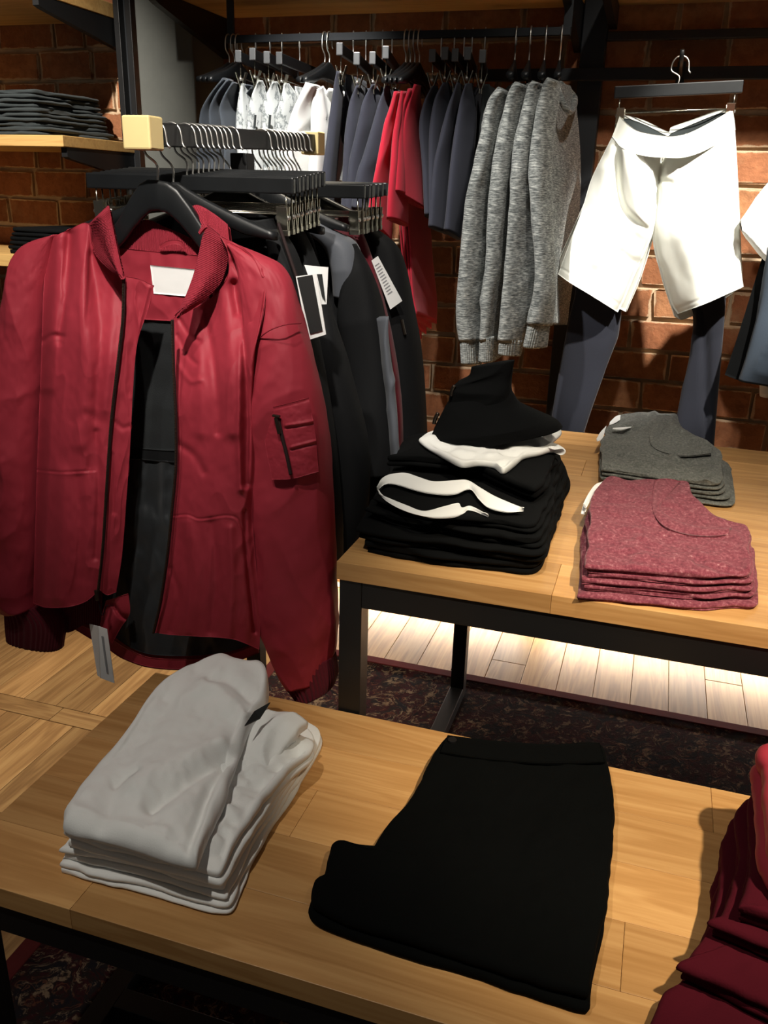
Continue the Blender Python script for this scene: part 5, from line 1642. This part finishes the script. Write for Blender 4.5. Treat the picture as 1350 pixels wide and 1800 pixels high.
patch('back_waistband', [(1089, 203), (1104, 203), (1134, 212), (1176, 232), (1179, 224), (1217, 210), (1262, 194), (1288, 192)], [(1086, 240), (1110, 250), (1140, 262), (1176, 268), (1200, 266), (1240, 250), (1270, 236), (1288, 228)], [(1089, 203), (1086, 240)], [(1288, 192), (1288, 228)],
      lambda u, v, x, y: YS + 0.012 + 0.05 * np.sin(np.pi * u), WN, S, 80, 16, 0.004)
patch('lining', [(1092, 208), (1106, 209), (1134, 219), (1174, 239), (1180, 234), (1217, 218), (1262, 200), (1284, 196)], [(1088, 300), (1110, 310), (1140, 320), (1176, 326), (1200, 326), (1240, 310), (1270, 296), (1286, 290)], [(1092, 208), (1088, 300)], [(1284, 196), (1286, 290)],
      lambda u, v, x, y: YS + 0.010 + 0.044 * np.sin(np.pi * u), M['charcoal'], S, 80, 30, 0.003)
patch('back_left_leg', [(1080, 238), (1120, 250), (1166, 270)], [(986, 476), (1030, 505), (1084, 540), (1100, 548)], [(1080, 238), (1021, 373), (978, 470), (986, 476)], [(1166, 270), (1150, 400), (1128, 480), (1100, 548)], lambda u, v, x, y: YS + 0.02 + 0.05 * np.sin(np.pi * u), WN, S, 50, 60, 0.004)
patch('back_right_leg', [(1166, 270), (1220, 255), (1290, 224)], [(1187, 556), (1200, 562), (1250, 540), (1304, 504)], [(1166, 270), (1148, 402), (1162, 480), (1187, 556)], [(1290, 224), (1298, 360), (1304, 504)], lambda u, v, x, y: YS + 0.02 + 0.05 * np.sin(np.pi * u), WN, S, 50, 60, 0.004)
b = MB()
for crv, off, fn in (([(985, 478), (1003, 490), (1042, 513), (1089, 541)], 0, ysl),):
    cc = spl(crv, 40)
    b.wire([PY(p, YS - 0.045) for p in cc], 0.0008, 5)
# navy leggings layered under the shorts
o = thing('leggings', 'navy leggings hanging under the white shorts down behind the table', 'leggings', PY((1120, 800), 2.62))
tube('leg', with_y([(1020, 440), (1010, 520), (1000, 560), (985, 640), (972, 720), (962, 800)], 2.61), with_y([(1100, 450), (1094, 540), (1086, 590), (1062, 660), (1040, 720), (1014, 800)], 2.61), 0.022, M['navy'], o, 60, 40, disp=folds(900, 2, 1.6, 0.007, 0.4), hollow=0.03)
tube('leg', with_y([(1200, 450), (1206, 520), (1218, 562), (1212, 624), (1200, 681), (1189, 736), (1178, 810)], 2.61), with_y([(1282, 440), (1276, 522), (1272, 578), (1266, 650), (1261, 707), (1255, 780), (1252, 810)], 2.61), 0.022, M['navy'], o, 60, 40, disp=lambda th, v, G: folds(903, 2, 1.6, 0.005, 0.4)(th, v, G) - 0.014 * np.exp(-((th / (2 * math.pi) - (0.12 + 0.26 * v)) / 0.03) ** 2), hollow=0.03)

# outfit at the right edge
o = thing('shirt', 'white shirt with one sleeve swung out, cut by the picture edge beside the white shorts', 'shirt', PY((1440, 700), 2.58))
tube('body', with_y([(1420, 260), (1392, 320), (1380, 430), (1372, 560), (1338, 640), (1336, 696)], 2.60), with_y([(1500, 255), (1540, 320), (1560, 430), (1565, 560), (1570, 640), (1570, 700)], 2.60), [0.02, 0.04, 0.045, 0.045], M['white_cotton'], o, 60, 50, 0.8, disp=folds(910, 3, 1.5, 0.006, 0.3), hollow=0.03)
tube('sleeve', with_y([(1440, 262), (1400, 285), (1352, 320), (1322, 358), (1300, 388)], 2.53), with_y([(1440, 480), (1400, 490), (1366, 476), (1334, 448), (1304, 408)], 2.53), [0.05, 0.045, 0.04, 0.03, 0.02], M['white_cotton'], o, 60, 50, 0.8, disp=folds(912, 2, 2.6, 0.012, 0.6), hollow=0.05)
o = thing('coat', 'dark blue-grey coat below the white shirt sleeve, cut by the picture edge', 'coat', PY((1400, 676), 2.52))
tube('front', with_y([(1352, 430), (1338, 510), (1322, 590), (1298, 668)], 2.50), with_y([(1440, 420), (1440, 520), (1440, 600), (1440, 690)], 2.50), 0.03, M['blue_grey'], o, 60, 50, 0.75, disp=folds(915, 2.4, 1.2, 0.010, 0.5), hollow=0.02)
patch('lining', [(1346, 432), (1362, 436)], [(1274, 659), (1286, 664), (1300, 669)], [(1346, 432), (1322, 510), (1297, 590), (1274, 659)], [(1362, 436), (1342, 510), (1324, 590), (1300, 669)], lambda u, v, x, y: 2.515 + 0.012 * (1 - u), M['black_cotton'], o, 16, 50, 0.003)
c = PY((1466, 214), 2.6)
zk = c[2] + 0.075
wood_hanger('black coat hanger inside the white shirt with its sleeve swung out towards the white shorts', c, 0.135, 0.05, (1, 0, 0), zk, None, 0.012)
t = thing('wall_hook', 'black peg on the wall bar for the hanger of the white shirt', 'hook', (c[0], 2.86, zk - 0.02))
MB().wire([(c[0], 2.8675, zk - 0.006), (c[0], 2.57, zk - 0.006), (c[0], 2.56, zk + 0.012)], 0.0055, 10).build('peg', M['black_steel'], t, True)
MB().box((c[0] - 0.012, 2.861, zk - 0.16), (c[0] + 0.012, 2.8675, zk + 0.03), 0.002).build('plate', M['black_steel'], t)
